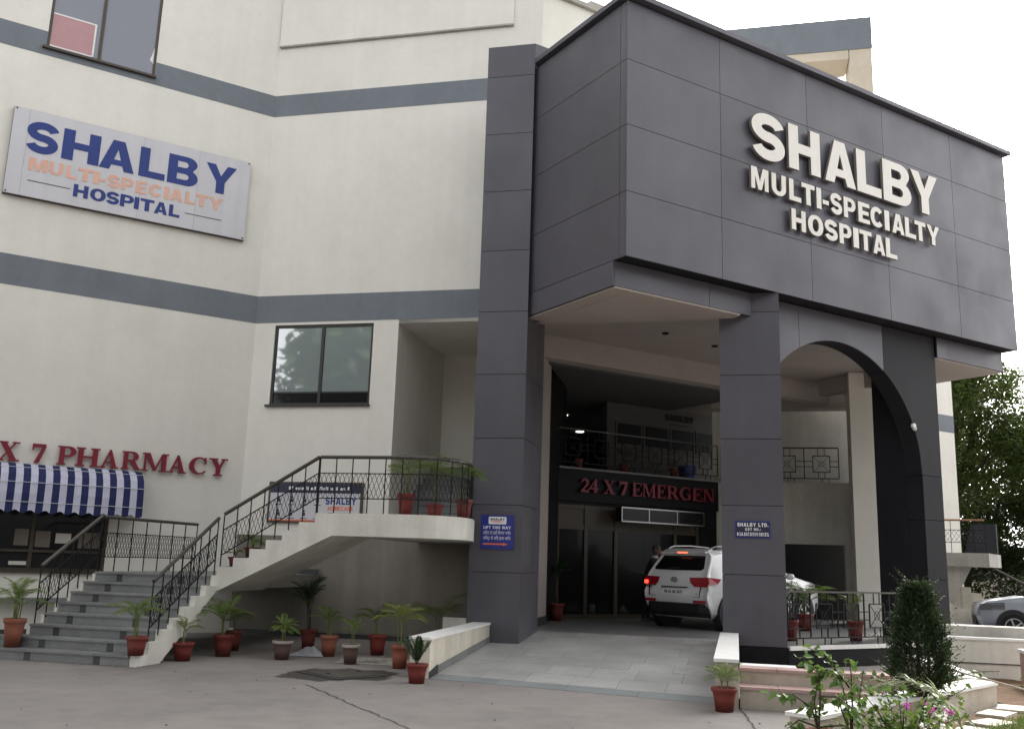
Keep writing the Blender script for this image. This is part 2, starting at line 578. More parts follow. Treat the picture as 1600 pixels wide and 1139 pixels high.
def grot(ch):
    """returns (width, [ [outer, hole...], ... ]); stems .25, bars .21"""
    t, h = .25, .21
    if ch == 'S':
        w = .80
        return w, [[strip(s_line(w, t, h), .235)]]
    if ch == 'H':
        w = .82
        return w, [[[(0, 0), (t, 0), (t, .39), (w - t, .39), (w - t, 0), (w, 0), (w, 1), (w - t, 1), (w - t, .61), (t, .61), (t, 1), (0, 1)]]]
    if ch == 'A':
        w = .9
        return w, [[[(0, 0), (.26, 0), (.31, .17), (.59, .17), (.64, 0), (w, 0), (.60, 1), (.30, 1)], [(.36, .35), (.45, .70), (.54, .35)]]]
    if ch == 'L':
        w = .68
        return w, [[[(0, 0), (w, 0), (w, .22), (t, .22), (t, 1), (0, 1)]]]
    if ch == 'B':
        w = .82
        out = [(0, 0), (.5, 0)] + arc(.52, .28, .30, .28, -90, 60, 10) + arc(.5, .76, .28, .24, -40, 90, 10) + [(0, 1)]
        return w, [[out, [(t, .19)] + arc(.47, .295, .10, .105, -90, 90, 8) + [(t, .40)], [(t, .60)] + arc(.45, .71, .09, .105, -90, 90, 8) + [(t, .815)]]]
    if ch == 'Y':
        w = .9
        return w, [[[(.45 - t / 2, 0), (.45 + t / 2, 0), (.45 + t / 2, .40), (w, 1), (w - .27, 1), (.45, .61), (.27, 1), (0, 1), (.45 - t / 2, .40)]]]
    if ch == 'M':
        w = 1.0
        return w, [[[(0, 0), (.22, 0), (.22, .62), (.40, 0), (.60, 0), (.78, .62), (.78, 0), (w, 0), (w, 1), (.68, 1), (.5, .38), (.32, 1), (0, 1)]]]
    if ch == 'U':
        w = .8
        return w, [[[(0, 1), (0, .34)] + arc(.4, .36, .4, .36, 180, 360, 16) + [(w, .34), (w, 1), (w - t, 1), (w - t, .36)] + arc(.4, .36, .15, .16, 360, 180, 10) + [(t, .36), (t, 1)]]]
    if ch == 'T':
        w = .76
        return w, [[[(.38 - t / 2, 0), (.38 + t / 2, 0), (.38 + t / 2, .79), (w, .79), (w, 1), (0, 1), (0, .79), (.38 - t / 2, .79)]]]
    if ch == 'I':
        return t, [[rect(0, 0, t, 1)]]
    if ch == '1':
        return .42, [[[(.17, 0), (.42, 0), (.42, 1), (.24, 1), (0, .84), (0, .66), (.17, .72)]]]
    if ch == '-':
        return .4, [[rect(0, .30, .4, .50)]]
    if ch == '.':
        return .25, [[rect(0, 0, .25, .24)]]
    if ch == ':':
        return .25, [[rect(0, 0, .25, .24)], [rect(0, .5, .25, .74)]]
    if ch == 'P':
        w = .76
        return w, [[[(0, 0), (t, 0), (t, .34)] + arc(.44, .67, .32, .33, -90, 90, 14) + [(0, 1)], [(t, .53)] + arc(.42, .67, .10, .14, -90, 90, 8) + [(t, .81)]]]
    if ch == 'R':
        w = .82
        return w, [[[(0, 0), (t, 0), (t, .38), (.36, .38), (.53, 0), (w, 0), (.62, .42)] + arc(.46, .69, .33, .31, -40, 90, 12) + [(0, 1)], [(t, .55)] + arc(.42, .69, .11, .13, -90, 90, 8) + [(t, .82)]]]
    if ch == 'E':
        w = .68
        return w, [[[(0, 0), (w, 0), (w, .2), (t, .2), (t, .405), (.62, .405), (.62, .595), (t, .595), (t, .8), (w, .8), (w, 1), (0, 1)]]]
    if ch == 'F':
        w = .66
        return w, [[[(0, 0), (t, 0), (t, .405), (.6, .405), (.6, .595), (t, .595), (t, .8), (w, .8), (w, 1), (0, 1)]]]
    if ch == 'O' or ch == '0':
        w = .86 if ch == 'O' else .66
        return w, [[arc(w / 2, .5, w / 2, .5, 0, 348, 29, 2.2), arc(w / 2, .5, w / 2 - t, .31, 0, 345, 23, 2.1)]]
    if ch == 'C':
        w = .8
        return w, [[strip(arc(.42, .5, .30, .39, 38, 322, 24, 2.15), .235)]]
    if ch == 'G':
        w = .84
        return w, [[strip(arc(.42, .5, .30, .39, 40, 325, 24, 2.15), .235)], [rect(.45, .32, .84, .5)], [rect(.64, .0, .84, .32)]]
    if ch == 'D':
        w = .82
        return w, [[[(0, 0)] + arc(.4, .5, .42, .5, -90, 90, 16) + [(0, 1)], [(t, .2)] + arc(.38, .5, .18, .3, -90, 90, 10) + [(t, .8)]]]
    if ch == 'N':
        w = .82
        return w, [[[(0, 0), (.24, 0), (.24, .58), (.58, 0), (w, 0), (w, 1), (.58, 1), (.58, .42), (.24, 1), (0, 1)]]]
    if ch == 'W':
        w = 1.2
        return w, [[[(.2, 0), (.46, 0), (.6, .62), (.74, 0), (1., 0), (1.2, 1), (.96, 1), (.86, .4), (.72, 1), (.48, 1), (.34, .4), (.24, 1), (0, 1)]]]
    if ch == 'Z':
        return .72, [[[(0, 0), (.72, 0), (.72, .2), (.3, .2), (.72, .8), (.72, 1), (.02, 1), (.02, .8), (.42, .8), (0, .2)]]]
    if ch == 'X':
        return .84, [[[(0, 0), (.28, 0), (.42, .32), (.56, 0), (.84, 0), (.57, .5), (.84, 1), (.56, 1), (.42, .68), (.28, 1), (0, 1), (.27, .5)]]]
    if ch == '3':
        return .68, [[strip(arc(.33, .73, .22, .18, 150, -85, 12), .2)], [strip(arc(.34, .29, .23, .2, 85, -150, 12), .2)]]
    if ch == '5':
        return .68, [[[(.04, .46), (.24, .46), (.26, .8), (.62, .8), (.62, 1), (.1, 1)]], [strip(arc(.33, .32, .24, .23, 130, -150, 14), .2)]]
    if ch == '6' or ch == '9':
        g = [[arc(.33, .32, .33, .32, 0, 345, 23), arc(.33, .32, .12, .14, 0, 340, 17)], [strip([(.1, .36), (.14, .62), (.26, .82), (.55, .93)], .19)]]
        if ch == '9':
            g = [[[(.66 - x, 1 - y) for x, y in l] for l in p] for p in g]
        return .66, g
    if ch == '8':
        return .68, [[arc(.34, .27, .34, .27, 0, 345, 23), arc(.34, .27, .12, .1, 0, 340, 17)], [arc(.34, .77, .29, .23, 0, 345, 23), arc(.34, .77, .1, .08, 0, 340, 17)]]
    if ch == '7':
        return .66, [[[(.12, 0), (.38, 0), (.66, .82), (.66, 1), (0, 1), (0, .8), (.42, .8)]]]
    if ch == '2':
        return .66, [[strip(arc(.33, .72, .22, .19, 170, -30, 12), .2)], [[(0, 0), (.66, 0), (.66, .2), (.3, .2), (.58, .52), (.43, .64), (0, .2)]]]
    if ch == '4':
        return .7, [[[(.36, 0), (.6, 0), (.6, .2), (.7, .2), (.7, .38), (.6, .38), (.6, 1), (.34, 1), (0, .4), (0, .2), (.36, .2)], [(.36, .38), (.19, .38), (.36, .7)]]]
    if ch == '/':
        return .4, [[[(0, 0), (.16, 0), (.4, 1), (.24, 1)]]]
    return .3, []


def serif(ch):
    """bold bracketless serif capitals, built from pieces"""
    sf = .075

    def stem(x, w=.22):
        return [[rect(x, 0, x + w, 1)], [rect(x - .09, 0, x + w + .09, sf)], [rect(x - .09, 1 - sf, x + w + .09, 1)]]
    if ch == 'H':
        return 1.06, stem(.1) + stem(.74) + [[rect(.3, .45, .76, .56)]]
    if ch == 'P':
        return .84, stem(.1) + [[[(.3, .43)] + arc(.5, .715, .34, .285, -90, 90, 14) + [(.3, 1)], [(.32, .53)] + arc(.48, .715, .13, .185, -90, 90, 10) + [(.32, .9)]]]
    if ch == 'R':
        return 1.0, stem(.1) + [[[(.3, .46)] + arc(.5, .73, .34, .27, -90, 90, 14) + [(.3, 1)], [(.32, .55)] + arc(.48, .73, .13, .18, -90, 90, 10) + [(.32, .91)]], [[(.42, .48), (.66, .48), (.96, .0), (.70, .0)]], [rect(.66, 0, 1.0, sf)]]
    if ch == 'A':
        return 1.06, [[[(.08, 0), (.18, 0), (.55, .86), (.5, 1)]], [[(.66, 0), (.94, 0), (.58, 1), (.46, 1)]], [rect(.24, .27, .78, .36)], [rect(0, 0, .3, sf)], [rect(.58, 0, 1.04, sf)]]
    if ch == 'M':
        return 1.3, [[rect(.1, 0, .2, 1)], [rect(.98, 0, 1.2, 1)], [[(.1, 1), (.36, 1), (.68, .2), (.6, .02)]], [[(.6, .02), (.68, .02), (1.06, 1), (.98, 1)]], [rect(0, 0, .32, sf)], [rect(.88, 0, 1.3, sf)], [rect(0, 1 - sf, .34, 1)], [rect(.98, 1 - sf, 1.3, 1)]]
    if ch == 'C':
        return .94, [[arc(.5, .5, .5, .5, 35, 325, 26) + arc(.56, .5, .32, .41, 318, 42, 22)], [rect(.80, .62, .88, .98)]]
    if ch == 'G':
        return 1.0, [[arc(.5, .5, .5, .5, 35, 325, 26) + arc(.56, .5, .32, .41, 318, 42, 22)], [rect(.80, .62, .88, .98)], [rect(.72, .05, .93, .45)], [rect(.62, .40, 1.0, .47)]]
    if ch == 'Y':
        return 1.0, [[rect(.4, 0, .62, .46)], [rect(.28, 0, .74, sf)], [[(.1, 1), (.36, 1), (.62, .46), (.4, .46)]], [[(.78, 1), (.88, 1), (.60, .42), (.5, .46)]], [rect(0, 1 - sf, .46, 1)], [rect(.66, 1 - sf, 1.0, 1)]]
    if ch == 'X':
        return 1.06, [[[(.1, 1), (.38, 1), (.96, 0), (.68, 0)]], [[(.80, 1), (.9, 1), (.22, 0), (.12, 0)]], [rect(0, 0, .36, sf)], [rect(.56, 0, 1.06, sf)], [rect(0, 1 - sf, .48, 1)], [rect(.68, 1 - sf, 1.02, 1)]]
    if ch == '7':
        return .66, [[[(0, .82), (.62, .82), (.62, 1), (0, 1)]], [[(.12, 0), (.36, 0), (.62, .84), (.46, .84)]], [rect(0, .66, .07, .84)]]
    if ch == 'E':
        return .86, stem(.1) + [[rect(.3, 1 - .09, .8, 1)], [rect(.3, 0, .84, .09)], [rect(.3, .46, .6, .55)], [rect(.73, .72, .8, .95)], [rect(.76, .05, .84, .3)], [rect(.54, .37, .6, .64)]]
    if ch == 'N':
        return 1.1, [[rect(.12, 0, .21, 1)], [rect(.88, 0, .97, 1)], [[(.1, 1), (.34, 1), (.97, .02), (.8, .02)]], [rect(0, 0, .34, sf)], [rect(0, 1 - sf, .3, 1)], [rect(.76, 1 - sf, 1.1, 1)]]
    if ch == '2':
        return .68, [[strip(arc(.33, .7, .23, .22, 175, -35, 12), [.1 + .012 * i for i in range(13)])], [[(0, 0), (.66, 0), (.68, .3), (.6, .3), (.55, .17), (.26, .17), (.6, .5), (.42, .58), (0, .1)]]]
    if ch == '4':
        return .7, [[[(.36, 0), (.58, 0), (.58, .25), (.7, .25), (.7, .36), (.58, .36), (.58, 1), (.48, 1), (0, .36), (0, .25), (.36, .25)], [(.36, .36), (.12, .36), (.36, .72)]]]
    return .3, []


_GC = {}


def glyph_mesh(ch, font, width, height, depth, m):
    """letter standing in the x-z plane: x 0..width, z 0..height, y from -depth (face) to 0 (back)"""
    key = (ch, font.__name__, round(width, 2), round(height, 2), round(depth, 3), m)
    if key in _GC:
        return _GC[key]
    w, polys = font(ch)
    mb = MB()
    for i, p in enumerate(polys):
        loops = [[(x / w * width, y * height) for x, y in l] for l in p]
        mb.plate(loops[0], -depth - i * depth * .012, 0, loops[1:])
    me = mb.mesh('letter', m)
    if m == 'letter_white':          # painted returns
        me.materials.append(MATS['letter_return'])
        for p in me.polygons:
            if abs(p.normal.y) < .5:
                p.material_index = 1
    _GC[key] = me
    return me


def text_row(parent, row, z, height, yface, depth, m, font=grot, name='letter'):
    """row: [(char, x0, x1)] in world x; letters as single parts of the sign"""
    b = wbase(parent)
    for ch, a, c in row:
        me = glyph_mesh(ch, font, c - a, height, depth, m)
        inst(name, me, parent, (a - b.x, yface + depth - b.y, z - b.z))


def text_line(mb, s, x0, x1, z, height, y, depth=.002, font=grot, gap=.12, space=.35):
    """one line of small print joined into one mesh, fitted between x0 and x1 (mb carries the frame)"""
    ws = []
    for ch in s:
        ws.append(space if ch == ' ' else font(ch)[0])
    tot = sum(ws) + gap * (len(s) - 1)
    k = (x1 - x0) / tot
    x = x0
    for ch, w in zip(s, ws):
        if ch != ' ':
            for i, p in enumerate(font(ch)[1]):
                loops = [[(x + px * k, z + pz * height) for px, pz in l] for l in p]
                mb.plate(loops[0], y - depth - i * .0002, y, loops[1:])
        x += (w + gap) * k
# ================================================================ ground, ramp, floor
def ground_material():
    m = mat('ground_concrete', (.222, .202, .187), .85, .25, var=.15, vscale=.45, bump=.35, bscale=18, dirt=.55, dirtcol=(.265, .24, .222), fleck=.1)
    N, L = m.node_tree.nodes, m.node_tree.links
    b = N['Principled BSDF']
    src = b.inputs['Base Color'].links[0].from_socket
    geo = N.new('ShaderNodeNewGeometry')
    # damp, dirty patch round the manhole
    nz = N.new('ShaderNodeTexNoise')
    nz.inputs['Scale'].default_value = 2.2
    nz.inputs['Detail'].default_value = 5
    L.new(geo.outputs['Position'], nz.inputs['Vector'])
    mp = N.new('ShaderNodeMapping')
    mp.vector_type = 'POINT'
    mp.inputs['Location'].default_value = (-5.35, -12.95, 0)
    L.new(geo.outputs['Position'], mp.inputs[0])
    mp2 = N.new('ShaderNodeMapping')
    mp2.inputs['Rotation'].default_value = (0, 0, R(45))
    mp2.inputs['Scale'].default_value = (1.15, 1.35, 1)
    L.new(mp.outputs[0], mp2.inputs[0])
    ln = N.new('ShaderNodeVectorMath')
    ln.operation = 'LENGTH'
    L.new(mp2.outputs[0], ln.inputs[0])
    ad = N.new('ShaderNodeMath')
    ad.operation = 'MULTIPLY_ADD'
    ad.inputs[1].default_value = 1.1
    L.new(nz.outputs['Fac'], ad.inputs[0])
    L.new(ln.outputs['Value'], ad.inputs[2])
    mr = N.new('ShaderNodeMapRange')
    mr.inputs[1].default_value = 1.42
    mr.inputs[2].default_value = 1.54
    mr.inputs[3].default_value = .95
    mr.inputs[4].default_value = 0
    L.new(ad.outputs[0], mr.inputs[0])
    mx = N.new('ShaderNodeMix')
    mx.data_type = 'RGBA'
    mx.inputs[7].default_value = (.052, .044, .038, 1)
    L.new(mr.outputs[0], mx.inputs[0])
    L.new(src, mx.inputs[6])
    L.new(mx.outputs[2], b.inputs['Base Color'])


ground_material()
g = MB()
g.quad((-250, -250, 0), (350, -250, 0), (350, 350, 0), (-250, 350, 0))
ground = struct('ground', g, 'ground_concrete')


def crack(pts, w, seed):
    rnd = random.Random(seed)
    fine = []
    for i in range(len(pts) - 1):
        a, b = Vector(pts[i]), Vector(pts[i + 1])
        k = max(2, int((b - a).length / .12))
        for j in range(k):
            fine.append(a.lerp(b, j / k) + Vector((rnd.uniform(-.025, .025), rnd.uniform(-.025, .025))))
    fine.append(Vector(pts[-1]))
    mb = MB()
    for i in range(len(fine) - 1):
        a, b = fine[i], fine[i + 1]
        d = (b - a).normalized()
        nrm = Vector((-d.y, d.x))
        wa, wb = w * rnd.uniform(.4, 1.3), w * rnd.uniform(.4, 1.3)
        mb.quad((*(a - nrm * wa), .004), (*(b - nrm * wb), .004), (*(b + nrm * wb), .004), (*(a + nrm * wa), .004))
    struct('pavement_crack', mb, 'manhole_lid')


crack([(4.55, 12.04), (4.5, 11.2), (4.45, 10.36), (4.34, 8.7), (4.2, 7.0)], .012, 1)
crack([(8.52, 8.50), (8.2, 8.1), (7.64, 7.42), (7.2, 6.8)], .012, 2)
crack([(6.0, 12.9), (6.2, 12.3), (6.35, 12.1)], .007, 3)

# ramp up to the porch
def ramp_nb(u):
    return 13.1 - (u + 4.12) * (.75 / 3.87)


def ramp_z(u, n):
    nb = ramp_nb(u)
    return max(0., .35 * (n - nb) / (18.1 - nb))


UL, UR = -4.13, -.275
mb = MB('B')
mb.hexa([(UL, ramp_nb(UL) + .01, -.05), (UR, ramp_nb(UR) + .01, -.05), (UR, 18.1, -.05), (UL, 18.1, -.05),
         (UL, ramp_nb(UL) + .01, -.03), (UR, ramp_nb(UR) + .01, -.03), (UR, 18.1, .318), (UL, 18.1, .318)])
ramp = struct('ramp', mb, 'ramp_border')


def ramp_tile(u0, u1, f0, f1, m, name):
    """tile between fractions f0..f1 of the ramp's length"""
    rnd = random.uniform(-.0015, .0015)
    gp = .0025
    pts = []
    for dz in (-.035, .004):
        for u, f in ((u0 + gp, f0), (u1 - gp, f0), (u1 - gp, f1), (u0 + gp, f1)):
            nb = ramp_nb(u)
            n = nb + f * (18.1 - nb) + (gp if f == f0 else -gp)
            pts.append((u, n, ramp_z(u, n) + dz + rnd))
    t = MB('B')
    t.hexa(pts)
    part(name, t, m, ramp)


nbt = 4
for i in range(nbt):
    ramp_tile(UL + (UR - UL) * i / nbt, UL + (UR - UL) * (i + 1) / nbt, 0.002, .068, 'ramp_border', 'tile')
rows, cols = 7, 6
for j in range(rows):
    f0, f1 = .07 + .93 * j / rows, .07 + .93 * (j + 1) / rows
    off = .27 * (j % 2)
    edges = [UL] + [UL + (UR - UL) * (i + off) / cols for i in range(0 if off else 1, cols)] + [UR]
    for a, b in zip(edges, edges[1:]):
        if b - a > .05:
            ramp_tile(a, b, f0, f1, 'ramp_stone', 'tile')

mb = MB()
fl = [B2A(-4.45, 18.103)[:2], B2A(-.1, 18.103)[:2], (12.62, 11.6), (26, 11.6), (26, 27.5), (10.0, 27.5), (10.0, 18.3)]
mb.prism(fl, .02, .35)
floor = struct('porch_floor', mb, 'floor_stone')
mb = MB()
mb.box(12.72, 22, 11.52, 11.598, .30, .365)
part('edging', mb, 'cap_white', floor)
mb = MB()
mb.box(12.72, 22, 11.55, 11.598, .0, .297)
part('plinth', mb, 'granite_black', floor)
mb = MB('B')
mb.prism([(.85, 13.06), (3.6, 13.06), (5.6, 18.0), (.85, 17.0)], -.02, .006)
struct('soil_bed', mb, 'brown_wall')

# ================================================================ the hospital building
bld = thing('hospital_building', 'cream plastered hospital block with two grey painted bands behind the dark porch', 'building', (0, 20.38, 0))
TOP = 14.0
TALL = 16.4
# wall on the left, facing the road (A) and the wall turning towards the porch (B)
wA = MB()
holesA = [(1.12, 3.26, 11.62, 13.72), (-2.2, 3.37, 1.15, 2.95)]
wA.wall(-14, 6.2, 0, TALL, 20.38, 20.68, holesA)
part('wall', wA, 'wall_paint', bld)
wB = MB('B')
holesB = [(-9.75, -7.46, 4.73, 6.5), (-6.9, -4.3, 2.27, 6.48)]
wB.wall(-10.24, -3.95, 0, TALL, 18.6, 18.9, holesB)
part('wall', wB, 'wall_paint', bld)
wC = MB()
wC.wall(10.36, 19.14, 6.45, TOP - .08, 15.952, 16.25)
part('wall', wC, 'wall_paint', bld)
wD = MB()
wD.wall(23.6, 31.15, 0, TOP, 20.38, 20.68, [])
part('wall', wD, 'wall_paint', bld)
mb = MB()
mb.prism([(19.14, 15.955), (23.6, 20.4), (23.4, 20.6), (18.9, 16.2)], 6.46, TOP - .05)
part('wall', mb, 'wall_paint', bld)
mb = MB()
mb.box(30.85, 31.15, 20.69, 32, 0, TOP)
mb.box(-14, 31.15, 32, 32.3, 0, TOP)
mb.box(-14, -13.7, 20.69, 32, 0, TOP)
part('wall', mb, 'wall_paint', bld)
mb = MB()
mb.prism([(-13.9, 20.5), (6.0, 20.5), (10.5, 16.05), (19.0, 16.05), (23.5, 20.5), (31, 20.5), (31, 32.1), (-13.9, 32.1)], TOP - .3, TOP - .12)
part('roof', mb, 'raw_concrete', bld)
mb = MB()
mb.box(10.3, 12.2, 15.86, 16.3, TOP - .075, TOP + .03)
mb.box(11.6, 12.3, 15.9, 16.6, TOP + .032, TOP + .16)
part('coping', mb, 'raw_concrete', bld)
# painted bands, a film proud of the plaster
for za, zb in ((6.56, 7.17), (11.45, 11.97)):
    mb = MB()
    if za > 10:
        mb.wall(-14, 5.912, za, zb, 20.374, 20.379, [(1.12, 3.26, 11.62, 12.5)])
    else:
        mb.wall(-14, 5.912, za, zb, 20.374, 20.379)
    part('painted_band', mb, 'grey_paint', bld)
    mb = MB('B')
    mb.wall(-10.232, -3.95, za, zb, 18.593, 18.599)
    part('painted_band', mb, 'grey_paint', bld)
    mb = MB()
    mb.wall(23.65, 31.152, za, zb, 20.374, 20.379)
    part('painted_band', mb, 'grey_paint', bld)
# blank raised panel on wall B, its lower edge throws a thin shade line
mb = MB('B')
mb.box(-10.2, -4.6, 18.545, 18.598, 13.21, TALL - .3)
part('raised_panel', mb, 'wall_paint', bld)
mb = MB('B')
mb.box(-10.2, -4.6, 18.53, 18.598, 13.17, 13.207)
part('drip_edge', mb, 'raw_concrete', bld)


def window(frame, x0, x1, z0, z1, y, mull, mat_f, w=.055, sill=True, name='window'):
    """window frame as a part of the building; panes and sill hang on it"""
    f = MB(frame)
    f.box(x0, x0 + w, y, y + .07, z0, z1)
    f.box(x1 - w, x1, y, y + .07, z0, z1)
    f.box(x0 + w, x1 - w, y, y + .07, z1 - w, z1)
    f.box(x0 + w, x1 - w, y, y + .07, z0, z0 + w)
    for mx in mull:
        f.box(mx - w * .6, mx + w * .6, y - .004, y + .066, z0 + w, z1 - w)
    fo = part(name, f, mat_f, bld)
    if sill:
        s_ = MB(frame)
        s_.box(x0 - .07, x1 + .02, y - .10, y - .004, z0 - .035, z0 + .012)
        part('sill', s_, mat_f, fo)
    return fo


# upper window, only its lower part is in view
w1 = window('A', 1.12, 3.26, 11.62, 13.72, 20.40, [2.13], 'frame_brown')
for a, b in ((1.175, 2.1), (2.16, 3.205)):
    mb = MB()
    mb.box(a, b, 20.425, 20.432, 11.675, 13.665)
    part('pane', mb, 'pane_grey', w1)
mb = MB()
mb.plate([(3.13, 12.0), (3.205, 12.32), (3.205, 11.93)], 20.418, 20.423)
part('torn_film', mb, 'cap_white', w1)
mb = MB()
mb.box(1.18, 1.98, 20.412, 20.420, 11.72, 12.42)
part('panel', mb, 'pink_panel', w1, label='faded pink board behind the left pane')
mb = MB()
mb.box(1.98, 2.015, 20.408, 20.421, 11.70, 12.45)
mb.box(1.18, 1.98, 20.408, 20.421, 12.42, 12.45)
mb.box(1.18, 1.98, 20.408, 20.421, 11.69, 11.72)
part('panel_frame', mb, 'cap_white', w1)
# window over the stair
w2 = window('B', -9.75, -7.46, 4.73, 6.5, 18.63, [-8.62], 'frame_dark')
for a, b in ((-9.69, -8.66), (-8.58, -7.52)):
    mb = MB('B')
    mb.box(a, b, 18.655, 18.662, 5.03, 6.44)
    part('pane', mb, 'pane_blind', w2, label='upper pane with a pale blind behind it')
    mb = MB('B')
    mb.box(a, b, 18.655, 18.662, 4.79, 5.0)
    part('pane', mb, 'pane_dark', w2, label='dark strip of glass below the blind')
mb = MB('B')
mb.box(-9.69, -8.66, 18.650, 18.668, 5.0, 5.03)
mb.box(-8.58, -7.52, 18.650, 18.668, 5.0, 5.03)
part('blind_rail', mb, 'frame_dark', w2)
# pharmacy counter window under the awning
w3 = window('A', -2.2, 3.37, 1.15, 2.95, 20.41, [-1.0, .35, 2.04], 'door_timber', .06)
for a, b in ((-2.14, -1.04), (-.96, .31), (.39, 2.0), (2.08, 3.31)):
    mb = MB()
    mb.box(a, b, 20.445, 20.455, 1.55, 2.89)
    part('pane', mb, 'pane_dark', w3)
    mb = MB()
    mb.box(a, b, 20.445, 20.455, 1.21, 1.5)
    part('pane', mb, 'interior_dark', w3)
mb = MB()
mb.box(-2.14, 3.31, 20.40, 20.47, 1.5, 1.55)
part('transom', mb, 'door_timber', w3)
for a, b, c, d in ((2.1, 2.36, 1.6, 1.9), (2.45, 2.72, 1.68, 1.87), (2.86, 3.26, 1.6, 1.9), (1.74, 1.98, 1.62, 1.93), (1.70, 2.0, 1.26, 1.33)):
    mb = MB()
    mb.box(a, b, 20.436, 20.443, c, d)
    part('notice', mb, 'plaster' if d < 1.9 else 'brown_wall', w3)
mb = MB()
mb.box(-6, 2.75, 20.05, 20.378, .60, .67)
part('ledge', mb, 'stone', bld)
mb = MB()
mb.box(-6, 3.6, 20.25, 20.377, .0, .10)
part('skirting', mb, 'stone_dark', bld)
mb = MB('B')
mb.box(-10.1, -4.9, 18.55, 18.597, 0, .09)
part('skirting', mb, 'stone_dark', bld)

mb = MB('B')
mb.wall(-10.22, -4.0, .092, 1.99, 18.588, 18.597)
part('lower_wall_face', mb, 'dull_brown', bld, label='dull brown lower part of the wall under the stair')

# recess behind the balcony with a short flight up to the lobby
mb = MB('B')
mb.box(-7.1, -6.9, 18.902, 22.6, 2.2, 6.6)
mb.box(-4.3, -4.1, 18.902, 22.6, 2.2, 6.6)
mb.box(-7.1, -4.1, 22.602, 22.8, 2.2, 6.6)
mb.box(-6.895, -5.9, 21.9, 22.6, 3.7, 6.48)
part('recess_wall', mb, 'wall_paint', bld)
mb = MB('B')
mb.prism([(-6.9, 18.6), (-4.3, 18.6), (-4.3, 22.65), (-6.9, 22.65)], 6.482, 6.62)
part('recess_ceiling', mb, 'wall_paint', bld)
mb = MB('B')
mb.box(-4.095, -4.05, 20.42, 22.85, .352, 6.39)
part('granite_wall', mb, 'granite_black', bld)
mb = MB('B')
mb.box(-5.6, -4.7, 22.56, 22.6, 3.7, 5.8)
part('doorway', mb, 'door_timber', bld)
for i in range(9):
    mb = MB('B')
    n0 = 19.0 + i * .28
    mb.box(-6.895, -4.305, n0, n0 + .282 if i < 8 else 22.6, 2.2, 2.27 + .159 * (i + 1))
    mb.box(-6.895, -4.305, n0 - .025, n0, 2.27 + .159 * (i + 1) - .03, 2.27 + .159 * (i + 1) - .001)
    part('step', mb, 'stone', bld)

# roof pergola behind the porch
mb = MB('B')
mb.box(-3, 3.94, 26, 27.1, 16.02, 16.98)
part('pergola_beam', mb, 'grey_paint', bld)
mb = MB('B')
mb.box(-3, 3.30, 26.02, 27.08, 15.75, 16.018)
part('pergola_soffit', mb, 'pergola_beige', bld)
mb = MB('B')
mb.box(3.32, 3.92, 26.02, 27.08, 14.7, 16.018)
part('pergola_post', mb, 'pergola_beige', bld)
mb = MB('B')
mb.box(3.32, 3.92, 26.02, 27.08, 13.6, 14.698)
part('pergola_post', mb, 'wall_paint', bld)
mb = MB('B')
mb.box(-3, 3.3, 29.5, 30.3, 15.0, 15.9)
part('pergola_beam', mb, 'grey_paint', bld)

# ================================================================ the dark clad porch
por = thing('entrance_porch', 'dark grey metal clad entrance porch with large white hospital lettering', 'porch', (12.6, 11.5, 0))
XE = [9.15, 11.25, 13.5, 15.74, 18.0, 20.02]
ZE = [6.44, 7.54, 8.70, 9.87, 10.95]
G = .005
mb = MB()
mb.box(9.18, 19.99, 11.502, 15.93, 6.46, 10.93)
part('core', mb, 'cladding_joint', por)


def clad(frame, x0, x1, y0, y1, z0, z1, m='cladding', parent=None):
    p = MB(frame)
    p.box(x0, x1, y0, y1, z0, z1)
    return part('panel', p, m, parent or por)


for i in range(5):
    for j in range(4):
        clad('A', XE[i] + (G if i else 0), XE[i + 1] - (G if i < 4 else 0), 11.47, 11.50, ZE[j] + (G if j else 0), ZE[j + 1] - G)
ZS = [6.02] + ZE
for a, b in ((11.503, 11.65), (11.66, 14.28)):
    for j in range(5):
        if j == 0:
            if a < 11.6:
                continue
            clad('A', 9.15, 9.178, 11.80, b, ZS[0], ZS[1] - G)
        else:
            clad('A', 9.15, 9.178, a, b, ZS[j] + G, ZS[j + 1] - G)
for a, b in ((11.503, 13.7), (13.71, 15.9)):
    for j in range(4):
        clad('A', 19.992, 20.02, a, b, ZE[j] + G, ZE[j + 1] - G)
# lower fascia, set back under the box
mb = MB()
mb.prism([(9.182, 11.832), (12.22, 11.832), (12.0, 12.05), (9.5, 12.05), (9.5, 14.3), (9.182, 14.3)], 6.03, 6.458)
part('fascia_core', mb, 'cladding_joint', por)
mb = MB()
mb.prism([(17.7, 11.832), (19.93, 11.832), (19.93, 15.9), (19.6, 15.9), (19.6, 12.05), (17.7, 12.05)], 6.03, 6.458)
part('fascia_core', mb, 'cladding_joint', por)
fe = [9.182, 11.25, 12.255]
for a, b in zip(fe, fe[1:]):
    clad('A', a + G, b - G, 11.80, 11.83, 6.02, 6.44)
for a, b in ((17.625, 18.0), (18.0, 19.95)):
    clad('A', a + G, b, 11.80, 11.83, 6.02, 6.44)
for a, b in ((11.833, 13.7), (13.71, 15.9)):
    clad('A', 19.932, 19.955, a, b, 6.02, 6.44)
